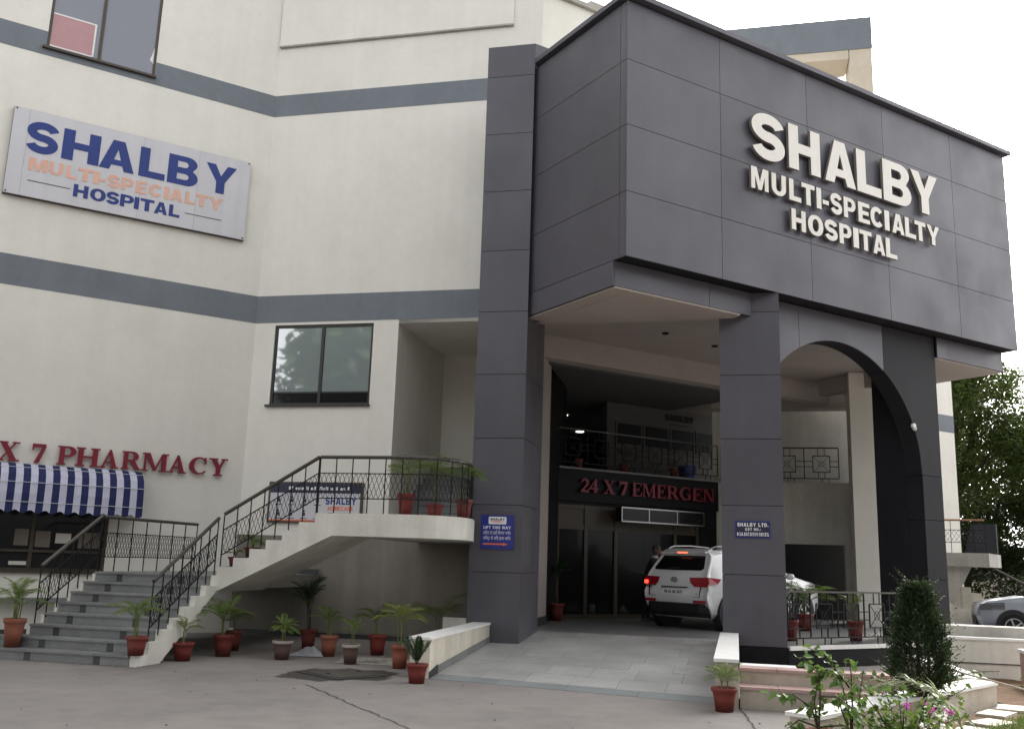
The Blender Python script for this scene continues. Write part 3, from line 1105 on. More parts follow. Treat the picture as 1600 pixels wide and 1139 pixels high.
# coping on top
for i in range(5):
    mb = MB()
    mb.box(XE[i] - (.10 if i == 0 else -.003), XE[i + 1] + (.12 if i == 4 else -.003), 11.35, 11.75, 10.985, 11.075)
    part('coping', mb, 'cladding', por)
mb = MB()
mb.box(9.05, 9.40, 11.752, 14.18, 10.985, 11.075)
part('coping', mb, 'cladding', por)
mb = MB()
mb.box(19.80, 20.14, 11.752, 15.94, 10.985, 11.075)
part('coping', mb, 'cladding', por)
mb = MB()
mb.box(9.2, 19.97, 11.52, 15.93, 10.932, 10.97)
part('roof', mb, 'raw_concrete', por)

# clad pylon on the left, turned 45 degrees
PZ = [.0, 1.415, 2.575, 3.75, 4.91, 6.08, 7.25, 8.42, 9.58, 10.77, 11.42]
mb = MB('B')
mb.box(-4.53, -3.66, 16.48, 18.05, -.02, 11.40)
part('pylon_core', mb, 'cladding_joint', por)
for j in range(10):
    z0, z1 = PZ[j] + G, PZ[j + 1] - G
    clad('B', -4.56, -3.63, 16.45, 16.478, z0, z1)
    clad('B', -3.658, -3.63, 16.48, 18.04, z0, z1)
    clad('B', -4.56, -4.532, 16.48, 18.04, z0, z1)
# unseen twin pylon, added on the far side to block light into the porch
mb = MB()
mb.prism([(19.6, 15.2), (20.25, 14.55), (21.2, 15.5), (20.55, 16.15)], .02, 11.4)
part('pylon_core', mb, 'cladding', por)
clad('A', 9.07, 9.75, 14.20, 14.5, 11.08, 11.415)
mb = MB('B')
mb.box(-4.55, -3.64, 16.46, 18.04, 11.402, 11.418)
part('pylon_top', mb, 'cladding', por)

# free standing column at the ramp
CZ = [.35, 1.51, 2.67, 3.82, 4.95, 6.09, 6.44]
mb = MB('B')
mb.box(-.21, .77, 17.05, 18.02, .02, 6.45)
part('column_core', mb, 'cladding_joint', por)
for j in range(6):
    z0, z1 = CZ[j] + G, CZ[j + 1] - (G if j < 5 else 0)
    clad('B', -.24, .80, 17.02, 17.048, z0, z1)
    clad('B', -.24, -.212, 17.05, 18.04, z0, z1)
    clad('B', .772, .80, 17.05, 18.04, z0, z1)
mb = MB('B')
mb.box(-.26, .82, 16.99, 18.06, .0, .345)
part('plinth', mb, 'granite_black', por)


# arch between the column and the far pier
def arch_piece(xa, xb, zlow):
    cx, rr, cz = 14.64, 2.36, 3.55
    bot = []
    n = 26
    for i in range(n + 1):
        x = xa + (xb - xa) * i / n
        d = x - cx
        bot.append((x, cz + math.sqrt(max(0, rr * rr - d * d)) if abs(d) < rr else zlow))
    return bot + [(xb, 6.435), (xa, 6.435)]


for xa, xb in ((12.66, 13.545), (13.555, 15.945)):
    mb = MB()
    mb.plate(arch_piece(xa, xb, 3.55), 11.86, 11.885)
    part('arch_panel', mb, 'cladding', por)
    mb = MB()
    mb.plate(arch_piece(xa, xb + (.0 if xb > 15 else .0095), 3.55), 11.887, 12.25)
    part('arch_lining', mb, 'shaded_cladding_netting', por)
cx, rr, cz = 14.64, 2.36, 3.55
mb = MB()
xs = [15.955 + (17.0 - 15.955) * i / 20 for i in range(21)]
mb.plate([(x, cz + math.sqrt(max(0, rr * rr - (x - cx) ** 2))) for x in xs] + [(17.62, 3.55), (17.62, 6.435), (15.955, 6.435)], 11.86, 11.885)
part('arch_panel', mb, 'cladding_shaded', por)
mb = MB()
mb.plate([(x, cz + math.sqrt(max(0, rr * rr - (x - cx) ** 2))) for x in xs] + [(17.62, 3.55), (17.62, 6.435), (15.955, 6.435)], 11.887, 12.25)
part('arch_lining', mb, 'shaded_cladding_netting', por)
mb = MB()
mb.box(16.98, 17.62, 12.252, 12.95, .366, 6.39)
part('pier', mb, 'shaded_cladding_netting', por)
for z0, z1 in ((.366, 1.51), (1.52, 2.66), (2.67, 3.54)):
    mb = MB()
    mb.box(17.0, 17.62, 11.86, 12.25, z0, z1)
    part('panel', mb, 'shaded_cladding_netting', por)
mb = MB()
mb.box(17.622, 17.68, 11.9, 12.84, .366, 6.018)
part('pier_edge', mb, 'shaded_cladding_netting', por)
mb = MB()
mb.box(12.66, 17.6, 12.252, 12.4, 6.02, 6.455)
part('lintel', mb, 'cladding', por)

# white soffit boards and ceiling
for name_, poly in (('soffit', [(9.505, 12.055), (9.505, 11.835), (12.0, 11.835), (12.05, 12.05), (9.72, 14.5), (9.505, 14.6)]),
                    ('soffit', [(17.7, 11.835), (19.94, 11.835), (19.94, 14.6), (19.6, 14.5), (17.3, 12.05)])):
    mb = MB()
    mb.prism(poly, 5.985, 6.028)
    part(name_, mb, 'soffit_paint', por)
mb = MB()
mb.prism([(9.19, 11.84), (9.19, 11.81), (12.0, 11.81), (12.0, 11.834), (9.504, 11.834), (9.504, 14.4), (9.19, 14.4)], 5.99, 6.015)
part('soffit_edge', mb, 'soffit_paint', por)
mb = MB()
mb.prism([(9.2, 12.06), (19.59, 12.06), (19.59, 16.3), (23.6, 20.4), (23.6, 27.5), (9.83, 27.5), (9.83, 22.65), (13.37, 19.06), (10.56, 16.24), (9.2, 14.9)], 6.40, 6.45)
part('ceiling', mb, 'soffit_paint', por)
mb = MB()
mb.box(10.95, 20.4, 16.6, 16.95, 5.9, 6.398)
part('ceiling_beam', mb, 'soffit_paint', por)
mb = MB()
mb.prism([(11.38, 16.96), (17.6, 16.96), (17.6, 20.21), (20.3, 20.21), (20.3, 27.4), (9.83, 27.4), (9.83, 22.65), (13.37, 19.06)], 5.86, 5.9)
part('lobby_ceiling', mb, 'interior_shaded', por)
mb = MB()
for x, y in ((12.95, 14.9), (14.56, 15.12)):
    mb.cyl((x, y, 6.385), .07, .03, 'z', 14)
part('ceiling_fitting', mb, 'iron', por)

# white return pillar behind the pylon and its twin on the far side
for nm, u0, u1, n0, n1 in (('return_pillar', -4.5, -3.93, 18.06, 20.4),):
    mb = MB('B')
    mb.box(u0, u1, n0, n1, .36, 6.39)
    part(nm, mb, 'soffit_paint', por)  # white pillar in the darker soffit tone: shade deep inside put into colour
    mb = MB('B')
    mb.box(u0 + .1, u1 + .015, n0 + .01, n1 + .01, .351, .52)
    part('skirting', mb, 'stone_dark', por)
mb = MB('B')
mb.box(2.74, 3.30, 24.2, 25.0, .351, 6.39)
part('return_pillar', mb, 'wall_paint', por)

# back wall of the porch: emergency entrance, fascia, gallery above
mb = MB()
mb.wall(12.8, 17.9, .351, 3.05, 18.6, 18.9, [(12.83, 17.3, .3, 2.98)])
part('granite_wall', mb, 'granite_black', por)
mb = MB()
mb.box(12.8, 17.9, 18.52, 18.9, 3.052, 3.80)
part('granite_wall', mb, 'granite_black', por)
mb = MB()
mb.prism([(12.8, 18.48), (17.95, 18.48), (17.95, 23.5), (9.9, 23.5), (9.9, 22.75), (13.4, 19.1)], 3.802, 3.85)
part('gallery_floor', mb, 'stone', por)
dr = MB()
for x in (12.83, 13.66, 14.56, 16.45, 17.2):
    dr.box(x, x + .10, 18.62, 18.74, .352, 2.98)
for a, b in ((12.93, 13.66), (13.76, 14.56), (14.66, 16.45), (16.55, 17.2)):
    dr.box(a, b, 18.63, 18.73, 2.40, 2.52)
    dr.box(a, b, 18.63, 18.73, 2.88, 2.98)
    dr.box(a, b, 18.63, 18.73, .352, .45)
dr_o = part('door_frame', dr, 'door_timber', por)
for a, b in ((12.93, 13.66), (13.76, 14.56), (14.66, 15.5), (15.5, 16.45), (16.55, 17.2)):
    mb = MB()
    mb.box(a, b - .004, 18.66, 18.675, .45, 2.40)
    part('pane', mb, 'pane_dark', dr_o)
    mb = MB()
    mb.box(a, b - .004, 18.65, 18.675, 2.52, 2.88)
    part('transom_panel', mb, 'door_timber', dr_o)
# gallery: dark open lobby on the left, plastered wall with framed panels on the right
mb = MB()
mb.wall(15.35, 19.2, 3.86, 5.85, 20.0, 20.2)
part('gallery_wall', mb, 'interior_shaded', por)
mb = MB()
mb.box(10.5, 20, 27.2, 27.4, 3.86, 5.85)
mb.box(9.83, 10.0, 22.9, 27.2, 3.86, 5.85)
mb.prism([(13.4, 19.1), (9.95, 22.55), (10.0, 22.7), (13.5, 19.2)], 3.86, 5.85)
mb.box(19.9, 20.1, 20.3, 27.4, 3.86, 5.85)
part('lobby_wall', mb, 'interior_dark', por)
for i in range(4):
    x = 15.62 + i * .95
    f = MB()
    f.box(x, x + .90, 19.955, 19.998, 4.72, 5.36)
    fo = part('display_frame', f, 'interior_shaded', por)
    p = MB()
    p.box(x + .05, x + .85, 19.945, 19.953, 4.77, 5.31)
    part('display_panel', p, 'interior_dark', fo)
mb = MB('B')
mb.wall(-.6, 4.4, .351, 3.85, 26.0, 26.25, [(.2, 2.69, .3, 2.28)])
part('back_wall', mb, 'plaster', por)
mb = MB('B')
mb.box(-.6, 4.4, 26.26, 27.2, 3.78, 3.849)
part('gallery_floor', mb, 'stone', por)
mb = MB('B')
mb.box(-.6, 4.4, 26.95, 27.2, 3.852, 6.39)
part('back_wall', mb, 'plaster', por)
mb = MB()
mb.box(19.3, 19.59, 12.07, 16.3, 6.0, 6.395)
part('ceiling_beam', mb, 'soffit_paint', por)
mb = MB('B')
mb.box(-.2, 3.2, 27.6, 27.7, .352, 3.7)
part('doorway', mb, 'interior_dark', por)
mb = MB('B')
mb.box(-.6, 3.0, 25.9, 26.5, 5.8, 6.39)
part('ceiling_beam', mb, 'soffit_paint', por)
for x, y, z in ((15.85, 22.75, 5.845), (18.3, 25.3, 5.845)):
    mb = MB()
    mb.cyl((x, y, z), .14, .02, 'z', 16)
    single('downlight', mb, 'downlight', 'lit round downlight in the dark upper lobby, ' + ('the higher of the two' if x < 17 else 'the lower one above the rail'), 'light', (x, y, z), 'lobby downlights')
# dome camera on the pier
t = thing('security_camera', 'small white dome camera fixed to the dark pier beside the arch', 'camera', (16.75, 11.855, 4.5))
mb = MB()
mb.cyl((0, -.03, 0), .05, .05, 'y', 14)
part('base', mb, 'cap_white', t, local=True)
mb = MB()
mb.lathe([(.0, -.06), (.025, -.055), (.042, -.03), (.045, 0)], (0, -.05, -.04), 12)
part('dome', mb, 'lamp_clear', t, local=True, smooth=True)
# ================================================================ signs and lettering
sg = thing('hospital_lettering', 'raised white SHALBY MULTI-SPECIALTY HOSPITAL letters on the dark porch front', 'lettering', (14.6, 11.47, 7.6))
yf = 11.365
text_row(sg, [('S', 11.902, 12.766), ('H', 12.862, 13.712), ('A', 13.84, 14.713), ('L', 14.76, 15.48), ('B', 15.55, 16.428), ('Y', 16.441, 17.316)], 8.85, .88, yf, .06, 'letter_white')
text_row(sg, [('M', 11.886, 12.318), ('U', 12.4, 12.768), ('L', 12.853, 13.166), ('T', 13.184, 13.537), ('I', 13.585, 13.714), ('-', 13.752, 13.92), ('S', 13.969, 14.299), ('P', 14.346, 14.687), ('E', 14.766, 15.096), ('C', 15.124, 15.498), ('I', 15.551, 15.696), ('A', 15.779, 16.157), ('L', 16.187, 16.522), ('T', 16.50, 16.85), ('Y', 16.894, 17.305)], 8.225, .415, yf + .01, .05, 'letter_white')
text_row(sg, [('H', 12.894, 13.268), ('O', 13.329, 13.742), ('S', 13.779, 14.142), ('P', 14.191, 14.536), ('I', 14.586, 14.742), ('T', 14.769, 15.126), ('A', 15.166, 15.518), ('L', 15.55, 15.889)], 7.67, .40, yf + .01, .05, 'letter_white')

sb = thing('wall_sign_board', 'long pale sign board with blue SHALBY and peach lettering on the cream wall', 'sign board', (3.09, 20.38, 8.36))
mb = MB()
for a, b in ((.72, 1.0), (1.003, 3.20), (3.203, 4.35), (4.353, 5.46)):
    p = MB()
    p.box(a, b, 20.26, 20.30, 8.355, 10.16)
    part('face_panel', p, 'sign_face', sb)
mb.box(.715, 5.465, 20.302, 20.376, 8.345, 10.17)
part('box', mb, 'frame_brown', sb)
text_row(sb, [('S', .982, 1.581), ('H', 1.65, 2.354), ('A', 2.363, 3.047), ('L', 3.137, 3.666), ('B', 3.716, 4.349), ('Y', 4.504, 5.166)], 9.29, .65, 20.252, .006, 'sign_blue')
text_row(sb, [('M', 1.097, 1.436), ('U', 1.465, 1.725), ('L', 1.778, 1.979), ('T', 1.994, 2.283), ('I', 2.298, 2.399), ('-', 2.421, 2.535), ('S', 2.566, 2.81), ('P', 2.835, 3.069), ('E', 3.121, 3.336), ('C', 3.384, 3.645), ('I', 3.694, 3.793), ('A', 3.816, 4.076), ('L', 4.127, 4.34), ('T', 4.345, 4.61), ('Y', 4.625, 4.933)], 8.905, .27, 20.252, .006, 'sign_peach')
text_row(sb, [('H', 1.955, 2.232), ('O', 2.271, 2.568), ('S', 2.578, 2.833), ('P', 2.848, 3.116), ('I', 3.126, 3.221), ('T', 3.244, 3.52), ('A', 3.53, 3.795), ('L', 3.828, 4.05)], 8.55, .26, 20.252, .006, 'sign_blue')
for a, b in ((1.114, 1.892), (4.153, 4.928)):
    p = MB()
    p.box(a, b, 20.254, 20.2595, 8.68, 8.694)
    part('rule', p, 'ink', sb)
for x, z in ((.76, 10.13), (5.42, 10.13), (.76, 8.39), (5.42, 8.39)):
    p = MB()
    p.cyl((x, 20.25, z), .015, .02, 'y', 8)
    part('screw', p, 'ink', sb)

ph = thing('pharmacy_lettering', 'dark red serif 24 X 7 PHARMACY letters above the striped awning', 'lettering', (3.2, 20.38, 3.15))
text_row(ph, [('2', .22, .52), ('4', .56, .90), ('X', 1.241, 1.638), ('7', 1.84, 2.089), ('P', 2.281, 2.612), ('H', 2.612, 3.05), ('A', 3.06, 3.417), ('R', 3.456, 3.834), ('M', 3.85, 4.355), ('A', 4.365, 4.73), ('C', 4.781, 5.142), ('Y', 5.177, 5.563)], 3.17, .36, 20.28, .06, 'red_letter', serif)
em = thing('emergency_lettering', 'red 24 X 7 EMERGENCY letters on the black fascia inside the porch', 'lettering', (15.5, 18.52, 3.25))
text_row(em, [('2', 13.4, 13.648), ('4', 13.66, 13.924), ('X', 14.076, 14.435), ('7', 14.565, 14.826), ('E', 14.958, 15.26), ('M', 15.277, 15.71), ('E', 15.738, 16.041), ('R', 16.068, 16.47), ('G', 16.488, 16.89), ('E', 16.916, 17.27), ('N', 17.293, 17.69)], 3.27, .33, 18.44, .06, 'red_letter', serif)
gs = thing('gallery_lettering', 'small dark SHALBY letters high on the wall inside the porch gallery', 'lettering', (17.6, 20.0, 5.5))
text_row(gs, [('S', 17.35, 17.50), ('H', 17.53, 17.69), ('A', 17.71, 17.88), ('L', 17.90, 18.03), ('B', 18.06, 18.22), ('Y', 18.24, 18.42)], 5.56, .17, 19.97, .025, 'interior_dark')
mb = MB()
mb.box(17.5, 18.2, 19.98, 19.995, 5.44, 5.465)
part('rule', mb, 'interior_dark', gs)

# blue lift sign on the pylon
ls = thing('lift_sign', 'blue LIFT THIS WAY sign with red arrow on the grey pylon', 'sign', B2A(-4.06, 16.45, 1.81))
mb = MB('B')
mb.box(-4.357, -3.768, 16.425, 16.449, 1.81, 2.39)
part('board', mb, 'board_blue', ls)
mb = MB('B')
c = [(-4.22, 2.245), (-3.90, 2.245)]
mb.plate(arc(-4.20, 2.255, .02, .02, 180, 270, 4) + arc(-3.92, 2.255, .02, .02, 270, 360, 4) + arc(-3.92, 2.345, .02, .02, 0, 90, 4) + arc(-4.20, 2.345, .02, .02, 90, 180, 4), 16.421, 16.4245)
part('name_plate', mb, 'white_print', ls)
mb = MB('B')
text_line(mb, 'SHALBY', -4.19, -3.93, 2.305, .036, 16.4205)
part('lettering', mb, 'board_navy', ls)
mb = MB('B')
text_line(mb, 'MULTI-SPECIALTY', -4.17, -3.95, 2.283, .013, 16.4205)
text_line(mb, 'HOSPITAL', -4.13, -3.99, 2.262, .013, 16.4205)
part('lettering', mb, 'orange_print', ls)
mb = MB('B')
text_line(mb, 'LIFT THIS WAY', -4.31, -3.82, 2.155, .050, 16.4245)
part('lettering', mb, 'white_print', ls)
mb = MB('B')
mb.plate([(-4.31, 1.882), (-3.95, 1.882), (-3.95, 1.868), (-3.86, 1.895), (-3.95, 1.922), (-3.95, 1.908), (-4.31, 1.908)], 16.421, 16.4245)
part('arrow', mb, 'orange_print', ls)
for txt, z in (('\u0a32\u0a3f\u0a2b\u0a1f \u0a26\u0a47 \u0a32\u0a08 \u0a07\u0a27\u0a30 \u0a06\u0a13\u0964', 2.062), ('\u0932\u093f\u092b\u094d\u091f \u0915\u0947 \u0932\u093f\u090f \u0907\u0927\u0930 \u0906\u092f\u0947\u0902\u0964', 1.972)):
    cu = bpy.data.curves.new('lettering_curve', 'FONT')
    cu.body = txt
    cu.size = .075
    cu.extrude = .0008
    fo = bpy.data.objects.new('lettering_curve', cu)
    COL.objects.link(fo)
    bpy.context.view_layer.update()
    me = bpy.data.meshes.new_from_object(fo.evaluated_get(bpy.context.evaluated_depsgraph_get()))
    COL.objects.unlink(fo)
    bpy.data.objects.remove(fo)
    me.materials.clear()
    me.materials.append(MATS['white_print'])
    xs_ = [v.co.x for v in me.vertices]
    k = .49 / max(.1, max(xs_) - min(xs_))
    w = B2A(-4.31, 16.4235, z)
    b = wbase(ls)
    o = inst('lettering', me, ls, (w[0] - b.x, w[1] - b.y, w[2] - b.z), (R(90), 0, R(-45)), (k, 1, 1))

gt = thing('tax_number_sign', 'small navy SHALBY LTD. GST number plate on the porch column', 'sign', B2A(.275, 17.02, 2.13))
mb = MB('B')
mb.box(-.015, .565, 17.0, 17.019, 2.125, 2.41)
part('board', mb, 'board_blue', gt)
mb = MB('B')
mb.box(.003, .547, 16.996, 16.9995, 2.14, 2.395)
part('face', mb, 'board_navy', gt)
mb = MB('B')
text_line(mb, 'SHALBY LTD.', .02, .535, 2.315, .062, 16.9955, gap=.2)
text_line(mb, 'GST NO.:', .15, .41, 2.247, .045, 16.9955, gap=.24)
text_line(mb, '03AAICS5593B1ZG', .015, .54, 2.158, .058, 16.9955, gap=.26)
part('lettering', mb, 'white_print', gt)

# home care board on the wall behind the stair
hc = thing('homecare_board', 'framed SHALBY HOMECARE notice board behind the stair railing', 'notice board', B2A(-8.5, 18.6, 2.28))
mb = MB('B')
mb.box(-9.56, -7.45, 18.55, 18.592, 2.25, 3.10)
part('frame', mb, 'frame_brown', hc)
mb = MB('B')
mb.box(-9.51, -7.50, 18.542, 18.549, 2.32, 2.87)
part('face', mb, 'sign_face', hc)
mb = MB('B')
mb.box(-9.51, -7.50, 18.541, 18.549, 2.871, 3.06)
part('header', mb, 'board_navy', hc, label='dark blue header band')
mb = MB('B')
x = -9.1
rr_ = random.Random(3)
while x < -7.75:
    w = rr_.uniform(.03, .07)
    mb.box(x, x + w, 18.537, 18.5405, 2.935, 2.935 + rr_.choice((.05, .05, .07)))
    x += w + rr_.choice((.012, .012, .012, .05))
part('header_print', mb, 'white_print', hc)
mb = MB('B')
mb.box(-9.51, -7.50, 18.541, 18.549, 2.29, 2.319)
part('stripe', mb, 'orange_print', hc)
mb = MB('B')
text_line(mb, 'SHALBY', -8.26, -7.58, 2.64, .15, 18.5415)
part('lettering', mb, 'sign_blue', hc)
mb = MB('B')
text_line(mb, 'HOMECARE', -8.20, -7.64, 2.52, .085, 18.5415)
part('lettering', mb, 'orange_print', hc)
mb = MB('B')
mb.box(-8.2, -7.66, 18.5385, 18.5415, 2.45, 2.475)
for i in range(4):
    for j in range(2):
        x, z = -9.36 + i * .29, 2.68 - j * .28
        mb.cyl((x + .05, 18.54, z + .10), .025, .002, 'y', 10)
        mb.box(x + .02, x + .085, 18.5385, 18.5415, z, z + .07)
        mb.box(x - .03, x + .13, 18.5385, 18.5415, z - .06, z - .045)
part('icon_print', mb, 'board_navy', hc)

# unlit chrome framed light box over the emergency doors
lb = thing('entrance_light_box', 'chrome framed sign box hanging above the emergency doors', 'sign', (15.8, 18.3, 2.6))
mb = MB()
mb.box(14.5, 17.1, 18.25, 18.5, 2.64, 2.96)
part('box', mb, 'interior_dark', lb)
mb = MB()
for z in (2.62, 2.945):
    mb.box(14.46, 17.12, 18.22, 18.26, z, z + .035)
for x in (14.46, 15.3, 16.2, 17.09):
    mb.box(x, x + .03, 18.222, 18.258, 2.655, 2.945)
part('frame', mb, 'chrome', lb)
mb = MB()
mb.box(14.49, 17.1, 18.24, 18.248, 2.656, 2.944)
part('face', mb, 'pane_dark', lb)

# ================================================================ striped awning
aw = thing('striped_awning', 'blue and white striped rounded awning over the pharmacy window', 'awning', (1.3, 20.38, 2.2))
prof = [(20.374, 3.14), (20.14, 3.12), (19.95, 3.04), (19.80, 2.92), (19.71, 2.76), (19.67, 2.56), (19.66, 2.36)]


def aw_rnd(x, i):
    return math.sin(x * 5.1 + i * 2.3) * .6 + math.sin(x * 13.7 + i * 4.1) * .4


def awning_strip(x0, x1, m):
    mb = MB()
    k = len(prof)
    sag = [(y - aw_rnd(x0, i) * .012, z + aw_rnd(x0, i + 9) * .008) if 0 < i < k - 1 else (y, z) for i, (y, z) in enumerate(prof)]
    sag1 = [(y - aw_rnd(x1, i) * .012, z + aw_rnd(x1, i + 9) * .008) if 0 < i < k - 1 else (y, z) for i, (y, z) in enumerate(prof)]
    pts = [(x0 + .0008, y, z) for y, z in sag] + [(x1 - .0008, y, z) for y, z in sag1]
    fs = [(i, i + 1, k + i + 1, k + i) for i in range(k - 1)]
    q = len(pts)
    n = 6
    for i in range(n + 1):
        x = x0 + .0008 + (x1 - x0 - .0016) * i / n
        ph_ = (x / .25) * 2 * math.pi
        pts.append((x, 19.66, 2.36))
        pts.append((x, 19.655, 2.225 - .03 * math.cos(ph_)))
    fs += [(q + 2 * i, q + 2 * i + 1, q + 2 * i + 3, q + 2 * i + 2) for i in range(n)]
    mb.add(pts, fs)
    part('stripe', mb, m, aw)


x = 3.83
i = 0
while x > -1.7:
    awning_strip(x - .125, x, 'awning_blue' if i % 2 == 0 else 'awning_white')
    x -= .125
    i += 1
mb = MB()
for y, z in ((19.955, 3.045), (19.707, 2.762), (19.655, 2.40)):
    mb.tube((-1.7, y - .012, z), (3.83, y - .012, z), .006, 4)
part('rope', mb, 'rope_white', aw)
mb = MB()
mb.sideplate([(20.372, 3.13)] + prof[1:] + [(19.67, 2.27), (20.372, 2.27)], 3.822, 3.828)
part('end_cloth', mb, 'awning_blue', aw)
mb = MB()
for xx in (-1.6, 3.78):
    mb.path([(xx, 19.68, 2.33), (xx, 20.37, 2.5)], .012, 5)
mb.tube((-1.7, 19.67, 2.34), (3.8, 19.67, 2.34), .012, 6)
part('bracket', mb, 'iron', aw)
# ================================================================ outside stair, balcony and railings
st = thing('entrance_stair', 'grey stone stair with white side walls rising to the curved balcony', 'staircase', B2A(-9.3, 14.2, 0))
RZ, TR, N0 = .154, .28, 12.37
USL, USR = -10.42, -8.30


def stone_run(u0, u1, n0, n1, z0, z1, k, jitter):
    """one step: concrete core, tread slabs with nosing, riser stones with dark strips between"""
    core = MB('B')
    core.box(u0, u1, n0 + .03, n1 + .02, max(0.002, z0 - (.3 if k < 7 else -.005)), z1 - .032)
    so = part('step', core, 'plaster' if k < 7 else 'dull_brown', st)
    seq = [(c - .055, c + .055) for c in (-13.3, -12.17, -11.1, -9.96, -8.82) if c - .1 > u0]
    cur = u0
    for a, b in seq:
        if a - cur > .05:
            r = MB('B')
            r.box(cur + .002, a - .002, n0 + .012, n0 + .03, z0 + .002, z1 - .032)
            part('riser_stone', r, 'stone', so)
        r = MB('B')
        r.box(a, b, n0 + .012, n0 + .03, z0 + .002, z1 - .032)
        part('riser_stone', r, 'stone_dark', so)
        cur = b
    if u1 - cur > .05:
        r = MB('B')
        r.box(cur + .002, u1 - .002, n0 + .012, n0 + .03, z0 + .002, z1 - .032)
        part('riser_stone', r, 'stone', so)
    cur = u0
    for a, b in seq + [(u1, u1)]:
        if a - cur > .05:
            r = MB('B')
            r.box(cur + .002, a - .002, n0 - .015, n1 + .015, z1 - .031, z1)
            part('tread_stone', r, 'stone', so)
        cur = (a if a < u1 else cur)
    return so


for k in range(8):
    n0 = N0 + TR * k
    n1 = n0 + TR if k < 7 else 18.5
    ul = USL if k > 1 else (-13.5 if k == 0 else -10.75)
    if k < 7:
        stone_run(ul, USR, n0, n1, RZ * k, RZ * (k + 1), k, .62 + .07 * (k % 3) + (-(ul - USL) if k < 2 else 0))
# landing
stone_run(USL, USR - .001, N0 + TR * 7, 18.3, RZ * 7, RZ * 8, 7, .75)
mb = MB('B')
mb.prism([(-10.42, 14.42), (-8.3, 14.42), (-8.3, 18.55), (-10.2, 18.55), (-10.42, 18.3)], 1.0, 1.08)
part('landing_slab', mb, 'dull_brown', st)
mb = MB('B')
mb.prism([(-10.30, 18.36), (-10.18, 18.52), (-8.3, 18.52), (-8.3, 18.49), (-10.1, 18.49)], 1.234, 1.33)
part('skirting', mb, 'stone_dark', st)

# left side wall of the first flight
mb = MB('B')
pl = [(12.95, 0.0)]
for k in range(2, 8):
    n0 = N0 + TR * k
    pl += [(n0 + .02, RZ * k - .01), (n0 + .02, RZ * (k + 1) - .035)]
pl += [(16.5, RZ * 8 - .035), (16.5, 0.0)]
mb.sideplate([(y, z) for y, z in pl], USL - .06, USL - .002)
part('side_wall', mb, 'plaster', st)

# right stringer of the first flight: white zigzag with a sloping underside
US0, US1 = -8.298, -8.20
pl = [(N0 + .02, 0.0)]
for k in range(8):
    n0 = N0 + TR * k + .02
    pl += [(n0, RZ * k), (n0, RZ * (k + 1) + .004)]
pl.pop(0)
nland = N0 + TR * 7 + .02
pl += [(nland + .16, RZ * 8 + .004), (nland + .16, .98), (nland, .96), (12.98, 0.0)]
mb = MB('B')
mb.sideplate(pl, US0, US1)
part('stringer', mb, 'plaster', st)
mb = MB('B')
mb.hexa([(USL + .05, 12.98, .01), (US0, 12.98, .01), (US0, nland, .95), (USL + .05, nland, .95),
         (USL + .05, 12.99, .06), (US0, 12.99, .06), (US0, nland, 1.0), (USL + .05, nland, 1.0)])
part('soffit', mb, 'plaster', st)

# second flight, rising to the right along the wall
U2, T2, NF, NBK = -8.2, .275, 14.35, 16.0
Z1, Z2 = RZ * 8, 2.27
R2 = (Z2 - Z1) / 7
pl = [(U2, Z1 - .25), (U2, Z1)]
for k in range(7):
    u = U2 + T2 * k
    pl += [(u, Z1 + R2 * (k + 1)), (u + T2, Z1 + R2 * (k + 1))]
U3 = U2 + 6 * T2
pl = pl[:-1] + [(U3 + .30, Z2), (U3 + .30, 1.92), (-8.2, .98)]
mb = MB('B')
mb.plate([(x, z) for x, z in pl], NF, NF + .12)
part('stringer', mb, 'plaster', st)
for k in range(6):
    u = U2 + T2 * k
    mb = MB('B')
    mb.box(u + .001, u + T2, NF + .121, NBK, Z1 + R2 * (k + 1) - .14, Z1 + R2 * (k + 1) - .002)
    part('step', mb, 'stone', st)
mb = MB('B')
mb.hexa([(U2, NF + .121, .98), (U3 + .3, NF + .121, 1.92), (U3 + .3, NBK, 1.92), (U2, NBK, .98),
         (U2, NF + .121, 1.12), (U3 + .3, NF + .121, 2.06), (U3 + .3, NBK, 2.06), (U2, NBK, 1.12)])
part('soffit', mb, 'plaster', st)
# balcony with a rounded corner
UB0, UB1, RB = U3 + .302, -4.0, .75
CURVE = [(-5.25, 14.35), (-5.0, 14.365), (-4.78, 14.42), (-4.58, 14.53), (-4.43, 14.68), (-4.32, 14.88), (-4.26, 15.12), (-4.25, 15.4), (-4.30, 15.72), (-4.38, 16.05), (-4.48, 16.44)]
edge = [(UB0, NF)] + CURVE


def inset(c, d):
    out = []
    for i, p in enumerate(c):
        a, b = Vector(c[max(0, i - 1)]), Vector(c[min(len(c) - 1, i + 1)])
        t_ = (b - a).normalized()
        out.append((p[0] - t_.y * d, p[1] + t_.x * d))
    return out



mb = MB('B')
mb.prism([(UB0, 18.59)] + edge + [(-4.575, 16.44), (-4.575, 18.59)], 1.92, 2.24)
part('balcony_slab', mb, 'plaster', st)
mb = MB('B')
inn = [(UB0, NF + .12)] + inset(CURVE, .12)
for i in range(len(edge) - 1):
    a, b, c, d = edge[i], edge[i + 1], inn[i + 1], inn[i]
    mb.hexa([(*a, 2.241), (*b, 2.241), (*c, 2.241), (*d, 2.241), (*a, 2.275), (*b, 2.275), (*c, 2.275), (*d, 2.275)])
part('balcony_kerb', mb, 'plaster', st)


